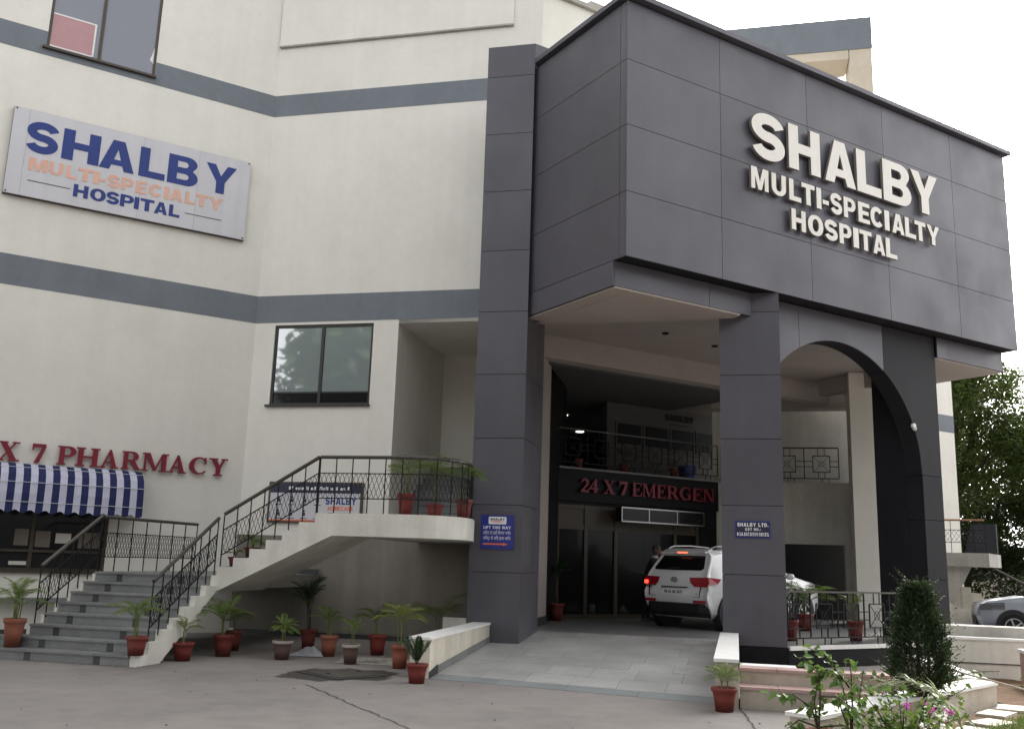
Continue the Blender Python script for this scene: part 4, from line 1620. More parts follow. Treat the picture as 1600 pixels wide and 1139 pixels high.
def railing(label, path, frame, spacing=.27, h=.90, lat0=.24, lat1=.64, cell=.078, group='black lattice railings of the stair', close=True):
    """path: list of (u, n, z) base points; lattice band between posts"""
    p0 = path[0]
    base = MB(frame).P(p0)
    t = thing('stair_railing', label, 'railing', base, 0, group)
    seg = [Vector(p) for p in path]
    up = Vector((0, 0, 1))
    hr = MB(frame)
    for i in range(len(seg) - 1):
        a, b = seg[i] + up * h, seg[i + 1] + up * h
        hr.tube(a, b, .030, 8)
    part('handrail', hr, 'handrail', t, smooth=False)
    for zz in (lat0, lat1):
        bm_ = MB(frame)
        for i in range(len(seg) - 1):
            bm_.tube(seg[i] + up * zz, seg[i + 1] + up * zz, .011, 4)
        part('rail_bar', bm_, 'iron', t)
    # stations along the path
    L_ = [0]
    for i in range(len(seg) - 1):
        L_.append(L_[-1] + (seg[i + 1] - seg[i]).length)

    def at(s_):
        s_ = max(0, min(L_[-1], s_))
        for i in range(len(seg) - 1):
            if s_ <= L_[i + 1] + 1e-9:
                k = (s_ - L_[i]) / max(1e-9, L_[i + 1] - L_[i])
                return seg[i].lerp(seg[i + 1], k)
        return seg[-1]
    n = max(1, round(L_[-1] / spacing))
    for i in range(n + 1):
        p = at(L_[-1] * i / n)
        pb = MB(frame)
        pb.tube(p - up * .01, p + up * (h - .02), .0105, 4)
        part('post', pb, 'iron', t)
    la = MB(frame)
    m_ = max(2, round(L_[-1] / cell))
    dz = (lat1 - lat0) / 2
    for i in range(m_):
        s0, s1 = L_[-1] * i / m_, L_[-1] * (i + 1) / m_
        a, b = at(s0), at(s1)
        for j in range(2):
            la.tube(a + up * (lat0 + dz * j), b + up * (lat0 + dz * (j + 1)), .0048, 3)
            la.tube(b + up * (lat0 + dz * j), a + up * (lat0 + dz * (j + 1)), .0048, 3)
    part('lattice', la, 'iron', t, kind='stuff')
    return t


ur = -8.255
railing('black lattice railing climbing the first flight beside the white zigzag stringer', [(ur, N0 + .34, RZ * 1 + .11), (ur, nland + .02, RZ * 8 + .02)], 'B')
railing('black lattice railing of the upper flight sloping up in front of the notice board', [(U2 + .02, NF + .06, Z1 + .09), (U3 - .02, NF + .06, Z2 + .0)], 'B', .272)
cv = [(U3, NF + .06, Z2)] + [(a, b, Z2) for a, b in inset(CURVE, .06)]
railing('black lattice railing running level round the curved balcony edge', cv, 'B', .272)
railing('black lattice railing on the far left side of the stone steps', [(USL + .03, N0 + .62, RZ * 2 + .11), (USL + .03, N0 + TR * 7, RZ * 8 + .02)], 'B')
railing('short level lattice railing on the landing under the awning end', [(USL + .03, N0 + TR * 7 + .02, RZ * 8), (USL + .03, 17.3, RZ * 8)], 'B', .42)


# squared panel railing: porch edge and gallery
def panel_railing(label, frame, x0, x1, y, z, h, bay, group, along='x'):
    t = thing('panel_railing', label, 'railing', MB(frame).P((x0, y, z)), 0, group)
    hr = MB(frame)
    hr.box(x0, x1, y - .028, y + .028, z + h - .03, z + h)
    part('handrail', hr, 'handrail', t)
    bb = MB(frame)
    bb.box(x0, x1, y - .012, y + .012, z + .10, z + .122)
    n = max(1, round((x1 - x0) / bay))
    bw = (x1 - x0) / n
    sq, q0, q1 = .46 * h, .30 * h, .76 * h
    for i in range(n + 1):
        x = x0 + bw * i
        p = MB(frame)
        p.box(x - .011, x + .011, y - .011, y + .011, z + .123, z + h - .031)
        part('post', p, 'iron', t)
    for i in range(n):
        c = x0 + bw * (i + .5)
        p = MB(frame)
        r = .010
        a, b = c - sq / 2, c + sq / 2
        p.box(a, b, y - r, y + r, z + q0 - r, z + q0 + r)
        p.box(a, b, y - r, y + r, z + q1 - r, z + q1 + r)
        for xx in (a, b):
            p.box(xx - r, xx + r, y - r, y + r, z + q0 + r, z + q1 - r)
        p.tube((a, y, z + q0), (b, y, z + q1), .007, 4)
        p.tube((b, y, z + q0), (a, y, z + q1), .0065, 4)
        zc = z + (q0 + q1) / 2
        for k in range(12):
            t0, t1 = 2 * math.pi * k / 12, 2 * math.pi * (k + 1) / 12
            p.tube((c + .075 * math.cos(t0), y, zc + .075 * math.sin(t0)), (c + .075 * math.cos(t1), y, zc + .075 * math.sin(t1)), .006, 4)
        for xx in (c - .08, c + .08):
            p.box(xx - r * .8, xx + r * .8, y - r * .8, y + r * .8, z + q1 + r, z + h - .031)
            p.box(xx - r * .8, xx + r * .8, y - r * .8, y + r * .8, z + .123, z + q0 - r)
            bb.box(xx + bw * .1, xx + bw * .1 + .016, y - r * .8, y + r * .8, z - .004, z + .105)
        for zz in (zc - .07, zc + .07):
            p.box(c - bw / 2 + .012, a - r, y - r * .8, y + r * .8, zz - r * .8, zz + r * .8)
            p.box(b + r, c + bw / 2 - .012, y - r * .8, y + r * .8, zz - r * .8, zz + r * .8)
        part('grille_panel', p, 'iron', t)
    part('rail_bar', bb, 'iron', t)
    return t


panel_railing('black squared grille railing along the porch floor edge beside the conifer', 'A', 12.75, 17.0, 11.72, .366, .90, .71, 'squared grille railings of the porch')
panel_railing('black squared grille railing of the upper gallery seen through the arch', 'B', .9, 2.62, 26.06, 3.852, .92, .74, 'squared grille railings of the porch')
panel_railing('dark grille railing of the upper gallery above the emergency lettering', 'A', 12.8, 17.9, 18.54, 3.852, .92, .8, 'squared grille railings of the porch')

# ================================================================ low walls beside the ramp and the pink terrace
lw = thing('ramp_wall', 'low white plastered wall with stone cap left of the ramp', 'low wall', B2A(-4.28, 14.7, 0))
mb = MB('B')
mb.hexa([(-4.42, 13.1, 0), (-4.14, 13.1, 0), (-4.14, 16.44, 0), (-4.42, 16.44, 0), (-4.42, 13.1, .51), (-4.14, 13.1, .51), (-4.14, 16.44, .535), (-4.42, 16.44, .535)])
part('wall_body', mb, 'plaster_worn', lw)
mb = MB('B')
mb.hexa([(-4.44, 13.07, .512), (-4.12, 13.07, .512), (-4.12, 16.44, .537), (-4.44, 16.44, .537), (-4.44, 13.07, .545), (-4.12, 13.07, .545), (-4.12, 16.44, .57), (-4.44, 16.44, .57)])
part('cap', mb, 'cap_white', lw)
mb = MB('B')
mb.hexa([(-4.139, 13.5, -.02), (-4.127, 13.5, -.02), (-4.127, 16.44, .2), (-4.139, 16.44, .2), (-4.139, 13.5, .14), (-4.127, 13.5, .14), (-4.127, 16.44, .345), (-4.139, 16.44, .345)])
part('skirting', mb, 'stone', lw)
mb = MB('B')
mb.hexa([(-4.1385, 13.102, 0), (-4.134, 13.102, 0), (-4.134, 13.5, 0), (-4.1385, 13.5, 0), (-4.1385, 13.102, .085), (-4.134, 13.102, .085), (-4.134, 13.5, .16), (-4.1385, 13.5, .16)])
part('broken_patch', mb, 'ink', lw, label='patch where the skirting has broken away')
mb = MB('B')
mb.box(-5.0, -4.58, 16.5, 16.62, .0, .62)
part('return_wall', mb, 'plaster', lw)

rw = thing('ramp_wall', 'low cream wall with white cap right of the ramp, beside the column', 'low wall', B2A(-.13, 14.2, 0))
mb = MB('B')
mb.box(-.27, -.002, 12.08, 16.97, 0, .515)
part('wall_body', mb, 'cream_wall', rw)
mb = MB('B')
mb.box(-.285, .012, 12.06, 16.97, .517, .555)
part('cap', mb, 'cap_white', rw)

tr = thing('pink_terrace', 'two stepped cream planter tiers with pink stone coping below the column', 'planter tiers', B2A(1.5, 12.5, 0))
mb = MB('B')
mb.box(.015, 1.75, 12.10, 12.48, 0, .215)
part('tier_wall', mb, 'cream_wall', tr)
mb = MB('B')
mb.box(.015, 1.9, 12.46, 12.72, .005, .395)
part('tier_wall', mb, 'cream_wall', tr)
for i in range(4):
    a, b = .015 + .44 * i, .015 + .44 * (i + 1) - .006
    mb = MB('B')
    mb.box(a, b, 12.08, 12.455, .217, .25)
    part('coping_stone', mb, 'pink_stone', tr)
    mb = MB('B')
    mb.box(a, b, 12.43, 12.74, .397, .43)
    part('coping_stone', mb, 'pink_stone', tr)
mb = MB('B')
mb.box(.02, .70, 12.745, 13.05, .0, .432)
part('white_block', mb, 'cap_white', tr)

# manhole cover
mh = thing('manhole_cover', 'square concrete manhole cover in the damp patch by the pots', 'manhole cover', (5.42, 12.98, .004))
mh.rotation_euler = (0, 0, R(12))
mb = MB()
mb.box(-.45, .45, -.5, .5, 0, .008)
part('frame', mb, 'stone_dark', mh, local=True)
mb = MB()
mb.box(-.36, .36, -.41, .41, .0085, .014)
part('lid', mb, 'manhole_lid', mh, local=True)
mb = MB()
for x in (-.25, .25):
    mb.path([(x, -.05, .013), (x, -.03, .026), (x, .03, .026), (x, .05, .013)], .006, 4)
part('handle', mb, 'iron', mh, local=True)
mh2 = thing('drain_cover', 'flat stone drain cover strewn with dry leaves behind the brown pot', 'drain cover', (6.55, 14.35, .004))
mb = MB()
mb.box(-.55, .55, -.45, .45, 0, .014)
part('slab', mb, 'raw_concrete', mh2, local=True)
mh2.rotation_euler = (0, 0, R(-40))
rl = random.Random(9)
mb = MB()
for i in range(140):
    x, y = rl.gauss(6.5, .28), rl.gauss(14.3, .22)
    a = rl.uniform(0, 6.28)
    s_ = rl.uniform(.02, .045)
    c, d = math.cos(a) * s_, math.sin(a) * s_
    z = .024 + rl.uniform(0, .012)
    mb.quad((x - c, y - d, z), (x + d * .5, y - c * .5, z + .006), (x + c, y + d, z + .004), (x - d * .5, y + c * .5, z + .008))
struct('dry_leaves', mb, 'cream_wall', kind='stuff')
mb = MB()
for i in range(34):
    x, y = rl.uniform(-1, 11), rl.uniform(6, 15)
    if (x - y) > 1.0 or x + y > 22.5:
        continue
    s_ = rl.uniform(.006, .014)
    mb.lathe([(0, 0), (s_, .002), (s_ * .7, s_ * .8), (0, s_)], (x, y, .0), 5)
struct('gravel', mb, 'stone_dark', kind='stuff')

# fallen leaves and grit gathered along the foot of the steps and walls
mb = MB()
for i in range(70):
    k_ = rl.random()
    if k_ < .55:
        u_, n_ = rl.uniform(-12, -8.4), 12.33 - abs(rl.gauss(0, .12))
    elif k_ < .8:
        u_, n_ = rl.uniform(-8, -4.6), rl.uniform(15.5, 18.4)
    else:
        u_, n_ = rl.uniform(-7, 0), rl.uniform(9.5, 13)
    x, y, _ = B2A(u_, n_)
    a = rl.uniform(0, 6.28)
    s_ = rl.uniform(.012, .035)
    c, d = math.cos(a) * s_, math.sin(a) * s_
    z = .005 + rl.uniform(0, .008)
    mb.quad((x - c, y - d, z), (x + d * .5, y - c * .5, z + .006), (x + c, y + d, z + .004), (x - d * .5, y + c * .5, z + .008))
struct('leaf_litter', mb, 'pot_brown', kind='stuff')
# ================================================================ potted plants
def frond_mesh(name, m, pairs=15, leaf=.30, droop=.55, width=.028, vee=.35, seed=0, start=.22):
    """unit frond along +x, arching; leaflets in pairs"""
    rnd = random.Random(seed)
    mb = MB()

    def axis(t):
        return Vector((t * (1 - .18 * t), 0, .34 * t - droop * t * t))
    pts = [axis(i / 10) for i in range(11)]
    mb.path([tuple(p) for p in pts], .010, 4, .25)
    for i in range(pairs):
        t = start + (1 - start) * i / (pairs - 1)
        p = axis(t)
        d = (axis(min(1, t + .03)) - axis(t - .03)).normalized()
        prof = math.sin(math.pi * min(1, (t - start) / (1 - start) * .86 + .14)) ** .6
        ln = leaf * prof * rnd.uniform(.85, 1.1) + .03
        for sgn in (-1, 1):
            side = Vector((0, sgn, 0))
            dirv = (d * (.55 + .3 * t) + side * .85 + Vector((0, 0, vee * (1 - t) + rnd.uniform(-.1, .1)))).normalized()
            tip = p + dirv * ln + Vector((0, 0, -.35 * ln * ln / leaf))
            mid = p + dirv * ln * .5
            w = d * (width / 2)
            mb.add([tuple(p), tuple(mid - w), tuple(mid + w), tuple(tip)], [(0, 1, 2), (1, 3, 2)])
    return mb.mesh(name, m)


FR = {}
for key, m in (('palm', 'palm_leaf'), ('yellow', 'palm_leaf_yellow'), ('dark', 'dark_leaf')):
    FR[key] = [frond_mesh('frond', m, 15, .30, .55, .032, .35, s) for s in (1, 2)]
FR['cycad'] = [frond_mesh('frond', 'dark_leaf', 34, .17, .12, .026, .3, 3, .12)]
FR['fern'] = [frond_mesh('frond', 'palm_leaf', 17, .24, .75, .05, .2, s) for s in (5, 6)]


def pot_profile(r, h):
    return [(0, .004), (r * .66, .004), (r * .68, .0), (r * .80, h * .55), (r * .90, h * .82), (r * .92, h * .83), (r, h * .84), (r * 1.02, h * .98), (r, h), (r * .93, h), (r * .90, h * .93), (0, h * .92)]


def canes(parent, n, h, spread, seed, m='stem_green', lean=.12):
    rnd = random.Random(seed)
    tops = []
    for i in range(n):
        a = rnd.uniform(0, 6.28)
        r0 = rnd.uniform(0, spread)
        x, y = r0 * math.cos(a), r0 * math.sin(a)
        hh = h * rnd.uniform(.8, 1.1)
        tx, ty = x + rnd.uniform(-lean, lean) * hh, y + rnd.uniform(-lean, lean) * hh
        tops.append((x, y, tx, ty, hh))
    return tops


def potted(loc, label, r=.155, h=.30, pot='terracotta', kind='palm', stemh=.15, fl=.55, nf=8, seed=1, up=(20, 60), rim=None, ncane=3, cat='potted plant', group='potted plants of the forecourt', scale=1.):
    rnd = random.Random(seed * 31 + 5)
    r *= rnd.uniform(.93, 1.06)
    h *= rnd.uniform(.94, 1.06)
    t = thing('potted_plant', label, cat, loc, rnd.uniform(0, 6.28), group)
    p = MB()
    p.lathe(pot_profile(r, h), n=22)
    po = part('pot', p, pot, t, local=True, smooth=True)
    me = po.data
    sm = [True] * len(me.polygons)
    me.polygons.foreach_set('use_smooth', sm)
    if rim:
        q = MB()
        q.lathe([(r * 1.025, h * .86), (r * 1.05, h * .9), (r * 1.05, h * 1.0), (r * 1.0, h * 1.02), (r * .93, h * 1.0)], n=22)
        part('rim', q, rim, t, local=True, smooth=True)
    s_ = MB()
    s_.disc((0, 0, h * .93), r * .9, 'z', 16)
    part('soil', s_, 'soil', t, local=True)
    tops = canes(t, ncane, stemh, r * .35, seed)
    sm_ = MB()
    for x, y, tx, ty, hh in tops:
        sm_.path([(x, y, h * .9), ((x + tx) / 2, (y + ty) / 2, h * .9 + hh * .55), (tx, ty, h * .9 + hh)], .011, 5, .6)
    part('stem', sm_, 'stem_green' if kind != 'dark' else 'bark', t, local=True)
    meshes = FR[kind]
    for i in range(int(nf * 1.6)):
        x, y, tx, ty, hh = tops[i % len(tops)]
        a = i * 2.4 + rnd.uniform(-.4, .4)
        e = R(rnd.uniform(*up))
        L_ = fl * rnd.uniform(.75, 1.12)
        inst('frond', meshes[i % len(meshes)], t, (tx, ty, h * .9 + hh * rnd.uniform(.82, 1.0)), (rnd.uniform(-.35, .35), -e, a), (L_, L_, L_))
    return t


potted((1.54, 16.20, .156), 'pot with bushy palm canes at the far left of the bottom stair step', .155, .40, 'terracotta_pale', 'palm', .30, .48, 13, 11, (10, 75), None, 6)
potted((2.96, 14.61, .156), 'red pot with arching palm on the right end of the bottom step', .16, .27, 'terracotta', 'palm', .30, .48, 9, 12, (15, 70), None, 4)
potted((3.76, 15.23, 0), 'red pot with thin straggly stems at the foot of the white stringer', .16, .27, 'terracotta', 'yellow', .22, .34, 6, 13, (20, 80), None, 3)
potted((4.5, 15.72, 0), 'tall red pot with drooping palm, front one of the pair under the stair slope', .165, .34, 'terracotta', 'palm', .25, .60, 8, 14, (25, 75), None, 3)
potted((4.92, 16.62, 0), 'red pot half hidden behind the tall red pot under the stair slope', .145, .33, 'terracotta', 'palm', .18, .45, 6, 15, (10, 60), None, 2)
potted((5.23, 15.04, 0), 'brown pot with pale rim and bright bushy fern, left of the white tarpaulin', .155, .28, 'pot_brown', 'fern', .22, .28, 14, 16, (10, 75), 'pot_rim_pale', 5)
potted((6.21, 16.55, 0), 'red pot with tall dark spiky plant against the wall under the balcony', .155, .33, 'terracotta', 'dark', .45, .62, 7, 17, (55, 88), None, 5)
potted((6.11, 15.33, 0), 'orange red pot with feathery palm standing at the tarpaulin', .15, .32, 'terracotta_pale', 'palm', .28, .36, 9, 18, (10, 60), None, 3)
potted((6.01, 14.17, 0), 'brown pot with pale rim and two upright palm shoots beside the damp patch', .145, .28, 'pot_brown', 'palm', .22, .30, 5, 19, (30, 80), 'pot_rim_pale', 2)
potted((6.98, 15.34, 0), 'glossy red pot with spreading palm standing by itself at the wall', .15, .34, 'terracotta', 'palm', .26, .46, 8, 20, (15, 60), None, 2)
potted((6.48, 13.42, 0), 'tall faded orange pot with slender palm at the end of the ramp wall', .14, .33, 'terracotta_pale', 'yellow', .40, .48, 9, 21, (15, 70), None, 3)
potted((5.96, 11.80, 0), 'red pot with a dark stiff cycad in front of the ramp wall end', .15, .26, 'terracotta', 'cycad', .02, .42, 7, 22, (35, 75), None, 1)
potted((8.22, 8.45, 0), 'red pot with small arching palm at the right wall of the ramp', .155, .26, 'terracotta', 'palm', .08, .32, 9, 23, (15, 70), None, 2)
potted((8.12, 15.35, 0), 'pot with long arching palm fronds behind the white ramp wall', .15, .30, 'terracotta', 'palm', .35, .62, 6, 24, (20, 60), None, 2)
G2 = 'potted plants on the stair and balcony'
potted((*B2A(-8.03, 14.62)[:2], 1.388), 'red pot with small fern on the lower step of the upper flight', .135, .15, 'terracotta', 'fern', .06, .22, 7, 31, (10, 70), None, 2, group=G2)
potted((*B2A(-7.80, 14.72)[:2], 1.536), 'red pot with leafy fern on the second step of the upper flight', .135, .17, 'terracotta', 'fern', .12, .30, 10, 32, (10, 70), None, 3, group=G2)
potted((*B2A(-5.32, 15.15)[:2], 2.24), 'tall red pot with spreading dark palm on the balcony nearest the stair', .15, .42, 'terracotta', 'palm', .42, .50, 10, 33, (5, 60), None, 3, group=G2)
potted((*B2A(-4.78, 15.05)[:2], 2.24), 'shallow red bowl pot with palm on the balcony, the middle one of three', .16, .24, 'terracotta', 'palm', .55, .45, 7, 34, (10, 60), None, 2, group=G2)
potted((*B2A(-4.42, 15.5)[:2], 2.24), 'red pot with long fronds on the balcony touching the pylon', .15, .36, 'terracotta', 'palm', .45, .55, 7, 35, (5, 50), None, 2, group=G2)
G3 = 'potted plants inside the porch'
potted((12.55, 18.1, .352), 'red pot with tall dark plant beside the glass doors left in the porch', .17, .36, 'terracotta', 'dark', .7, .5, 10, 41, (30, 80), None, 3, group=G3)
potted((13.95, 12.62, .352), 'red pot with dark palm behind the grille railing next to the column', .15, .36, 'terracotta', 'dark', .35, .50, 12, 42, (15, 75), None, 3, group=G3)
potted((15.35, 12.30, .352), 'red pot with sparse upright palm behind the grille railing below the arch', .15, .36, 'terracotta', 'palm', .30, .40, 6, 43, (40, 80), None, 2, group=G3)
potted((16.6, 14.6, .352), 'large palm with drooping fronds standing deep inside the porch beside the white pillar', .18, .36, 'terracotta', 'palm', .30, .95, 7, 44, (15, 55), None, 3, group=G3)
potted((13.6, 18.85, 3.852), 'small red pot at the far left of the dark upper gallery', .13, .24, 'terracotta', 'dark', .2, .35, 6, 45, (20, 70), None, 2, group=G3)
potted((15.1, 18.95, 3.852), 'small red pot on the gallery in front of the pillar edge', .13, .24, 'terracotta', 'dark', .2, .35, 6, 46, (20, 70), None, 2, group=G3)
potted((16.75, 18.95, 3.852), 'small red pot on the gallery beside a blue tub near the column', .13, .24, 'terracotta', 'dark', .1, .3, 6, 47, (20, 70), None, 2, group=G3)
mb = MB()
mb.lathe([(0, 0), (.19, 0), (.24, .34), (.25, .36), (.23, .35), (.18, .02)], (17.25, 19.0, 3.852), 18)
single('tub', mb, 'blue_plastic', 'blue plastic tub on the upper gallery beside a red pot', 'tub', (17.25, 19.0, 3.852))

# crumpled pale tarpaulin between the pots
rt = random.Random(4)
mb = MB()
nx, ny = 12, 9
pts = []
for j in range(ny):
    for i in range(nx):
        u, v = i / (nx - 1) - .5, j / (ny - 1) - .5
        e = max(0, 1 - (2 * abs(u)) ** 3) * max(0, 1 - (2 * abs(v)) ** 3)
        z = .012 + e * (.09 + .06 * math.sin(7 * u + 3 * v) + rt.uniform(-.03, .03))
        pts.append((5.78 + u * .48 + v * .10 + rt.uniform(-.015, .015), 15.45 + v * .34 - u * .26, max(.006, z)))
mb.add(pts, [(j * nx + i, j * nx + i + 1, (j + 1) * nx + i + 1, (j + 1) * nx + i) for j in range(ny - 1) for i in range(nx - 1)])
single('tarpaulin', mb, 'tarp', 'crumpled pale tarpaulin lying between the pots under the balcony', 'tarpaulin', (5.78, 15.45, 0), smooth=False)
# ================================================================ cars
def lerp_tab(tab, x):
    if x <= tab[0][0]:
        return tab[0][1]
    for (a, b), (c, d) in zip(tab, tab[1:]):
        if x <= c:
            return b + (d - b) * (x - a) / (c - a)
    return tab[-1][1]


REAR = [(.28, .22), (.42, .10), (.52, .05), (.62, .0), (.74, .0), (.80, .05), (.98, .035), (1.10, .07), (1.18, .13), (1.52, .40), (1.58, .36), (1.66, .46)]
FRONT = [(.24, 4.10), (.40, 4.22), (.60, 4.26), (.80, 4.22), (.95, 4.10), (1.02, 3.92), (1.10, 3.15), (1.56, 2.10), (1.66, 1.9)]
ROOF = [(.0, 1.60), (.4, 1.60), (.9, 1.64), (1.8, 1.65), (2.2, 1.58), (2.7, 1.33), (3.12, 1.10), (3.5, 1.05), (3.95, .98), (4.3, .80)]


def half_width(z, x):
    zt = [(.24, .76), (.32, .85), (.55, .885), (.80, .89), (1.0, .87), (1.06, .845), (1.30, .76), (1.52, .67), (1.60, .60), (1.66, .50)]
    w = lerp_tab(zt, z)
    w *= lerp_tab([(0, .93), (.25, .965), (.8, 1.), (3.3, 1.), (3.9, .95), (4.3, .82)], x)
    return w


def bulge(y):
    return .065 * (abs(y) / .85) ** 3


def build_car(label, loc, heading, paint, plate='', badge=True, lit=True):
    t = thing('parked_car', label, 'car', loc, heading)
    b = MB()
    zs = [.24, .34, .46, .56, .66, .74, .82, .92, 1.0, 1.06, 1.14, 1.24, 1.36, 1.48, 1.56, 1.61, 1.64, 1.655]
    nx = 30
    ring = []
    for i in range(nx + 1):
        f = i / nx
        row = []
        for z in zs:
            x = lerp_tab(REAR, z) * (1 - f) + lerp_tab(FRONT, z) * f
            zz = min(z, lerp_tab(ROOF, x))
            hw = half_width(zz, x)
            row.append((x + bulge(hw) * max(0, 1 - f * 7), hw, zz))
        ring.append(row)
    nz = len(zs)
    pts = []
    for row in ring:
        pts += [(x, w, z) for x, w, z in row]
    for row in ring:
        pts += [(x, -w, z) for x, w, z in row]
    K = (nx + 1) * nz
    fs = []
    for i in range(nx):
        for j in range(nz - 1):
            a = i * nz + j
            fs.append((a, a + nz, a + nz + 1, a + 1))
            fs.append((K + a, K + a + 1, K + a + nz + 1, K + a + nz))
        a = i * nz + nz - 1
        fs.append((a, a + nz, K + a + nz, K + a))
        a = i * nz
        fs.append((a, K + a, K + a + nz, a + nz))
    ny = 10
    k0 = len(pts)
    for j in range(nz):
        x0, w0, z0 = ring[0][j]
        for i in range(1, ny):
            y = w0 * (1 - 2 * i / ny)
            pts.append((x0 - bulge(w0) + bulge(y), y, z0))

    def rid(j, i):
        return j if i == 0 else (K + j if i == ny else k0 + j * (ny - 1) + i - 1)
    for j in range(nz - 1):
        for i in range(ny):
            fs.append((rid(j, i), rid(j, i + 1), rid(j + 1, i + 1), rid(j + 1, i)))
        a = nx * nz + j
        fs.append((a, K + a, K + a + 1, a + 1))
    b.add(pts, fs)
    body = part('body', b, paint, t, local=True, smooth=True)
    body.data.polygons.foreach_set('use_smooth', [True] * len(body.data.polygons))
    bv = body.modifiers.new('wn', 'WEIGHTED_NORMAL')
    es = body.modifiers.new('es', 'EDGE_SPLIT')
    es.split_angle = R(38)

    def rear_patch(poly, off, m, name, parent=t, depth=0.0):
        """polygon in (y, z) laid on the tailgate surface"""
        mb = MB()
        tris = tessellate_polygon([[Vector((y, z, 0)) for y, z in poly]])
        p2 = []
        for y, z in poly:
            p2.append((lerp_tab(REAR, z) - off + bulge(y), y, z))
        n = len(p2)
        p3 = [(x + off + .02, y, z) for x, y, z in p2]
        mb.add(p2 + p3, [tuple(q) for q in tris] + [(i, (i + 1) % n, n + (i + 1) % n, n + i) for i in range(n)])
        return part(name, mb, m, parent, local=True)

    def dense(poly, k=4):
        out = []
        for i in range(len(poly)):
            a, c = poly[i], poly[(i + 1) % len(poly)]
            for j in range(k):
                out.append((a[0] + (c[0] - a[0]) * j / k, a[1] + (c[1] - a[1]) * j / k))
        return out

    def side_patch(poly, m, name, sgn, off=.006):
        mb = MB()
        poly = dense(poly, 4)
        tris = tessellate_polygon([[Vector((x, z, 0)) for x, z in poly]])
        mb.add([(x, sgn * (half_width(z, x) + off), z) for x, z in poly], [tuple(q) for q in tris])
        return part(name, mb, m, t, local=True)
    # rear window, lamps, bumper, plate
    gw_ = MB()
    gz, gy = 8, 12
    for iz in range(gz + 1):
        z = 1.195 + .315 * iz / gz
        hw = lerp_tab([(1.19, .60), (1.235, .655), (1.51, .545)], z)
        for iy in range(gy + 1):
            y = hw * (1 - 2 * iy / gy)
            gw_.v.append((lerp_tab(REAR, z) + bulge(y) - .010, y, z))
    gw_.f += [(a * (gy + 1) + b, a * (gy + 1) + b + 1, (a + 1) * (gy + 1) + b + 1, (a + 1) * (gy + 1) + b) for a in range(gz) for b in range(gy)]
    part('rear_window', gw_, 'car_glass', t, local=True, smooth=True)
    mb = MB()
    mb.hexa([(.33, -.60, 1.535), (.30, .60, 1.535), (.56, .60, 1.60), (.56, -.60, 1.60), (.31, -.58, 1.565), (.31, .58, 1.565), (.56, .58, 1.65), (.56, -.58, 1.65)])
    part('spoiler', mb, paint, t, local=True)
    mb = MB()
    mb.box(.305, .335, -.13, .13, 1.545, 1.572)
    part('brake_light', mb, 'lamp_orange_lit' if lit else 'lamp_red', t, local=True)
    for sgn in (1, -1):
        poly = [(sgn * y, z) for y, z in ((.40, 1.05), (.84, 1.06), (.86, .96), (.80, .87), (.52, .87), (.43, .95))]
        tl = rear_patch(dense(poly, 2), .022, 'lamp_red', 'taillight')
        mb = MB()
        q = [(3 * 0 + .02 + .0, 0, 0)]
        ywrap = [(.16, .875 * 1.0), (.42, .885), (.34, .92)]
        mb.add([(.12, sgn * .83, 1.06), (.46, sgn * .882, 1.035), (.34, sgn * .894, .94), (.10, sgn * .86, .90)], [(0, 1, 2, 3)])
        part('taillight', mb, 'lamp_red', t, local=True)
        if lit and sgn > 0:
            mb = MB()
            mb.box(.045, .09, sgn * .78 - .045, sgn * .78 + .04, .90, .97)
            part('lit_lamp', mb, 'lamp_red_lit', tl, local=True)
        mb = MB()
        mb.box(.02, .08, min(sgn * .50, sgn * .78), max(sgn * .50, sgn * .78), .545, .60)
        part('reflector', mb, 'lamp_red', t, local=True)
    mb = MB()
    lo = [(.14, -.80), (.03, -.62), (.005, -.3), (.0, 0), (.005, .3), (.03, .62), (.14, .80)]
    pts = []
    for z, o in ((.26, .10), (.36, .02), (.53, -.012), (.54, .05)):
        pts += [(x + o, y, z) for x, y in lo]
    n = len(lo)
    mb.add(pts, [(r * n + i, r * n + i + 1, (r + 1) * n + i + 1, (r + 1) * n + i) for r in range(3) for i in range(n - 1)])
    part('lower_bumper', mb, 'car_plastic', t, local=True)
    mb = MB()
    mb.box(.012, .05, -.34, .34, .845, .862)
    part('plate_trim', mb, 'car_plastic', t, local=True)
    mb = MB()
    mb.box(-.005, .03, -.26, .26, .70, .815)
    po = part('number_plate', mb, 'plate_white', t, local=True)
    if plate:
        pm = MB()
        text_line(pm, plate, -.23, .23, .725, .06, 0)
        pm.v = [(-.006 + y, -x, z) for x, y, z in pm.v]
        part('lettering', pm, 'ink', po, local=True)
    mb = MB()
    for z in (.665,):
        mb.box(.012, .05, -.66, .66, z, z + .008)
    for y in (-.66, .66):
        mb.hexa([(.0, y - .004, .67), (.0, y + .004, .67), (.03, y + .004, .67), (.03, y - .004, .67), (.03, y * 1.03 - .004, .87), (.03, y * 1.03 + .004, .87), (.06, y * 1.03 + .004, .87), (.06, y * 1.03 - .004, .87)])
    part('tailgate_seam', mb, 'car_plastic', t, local=True)
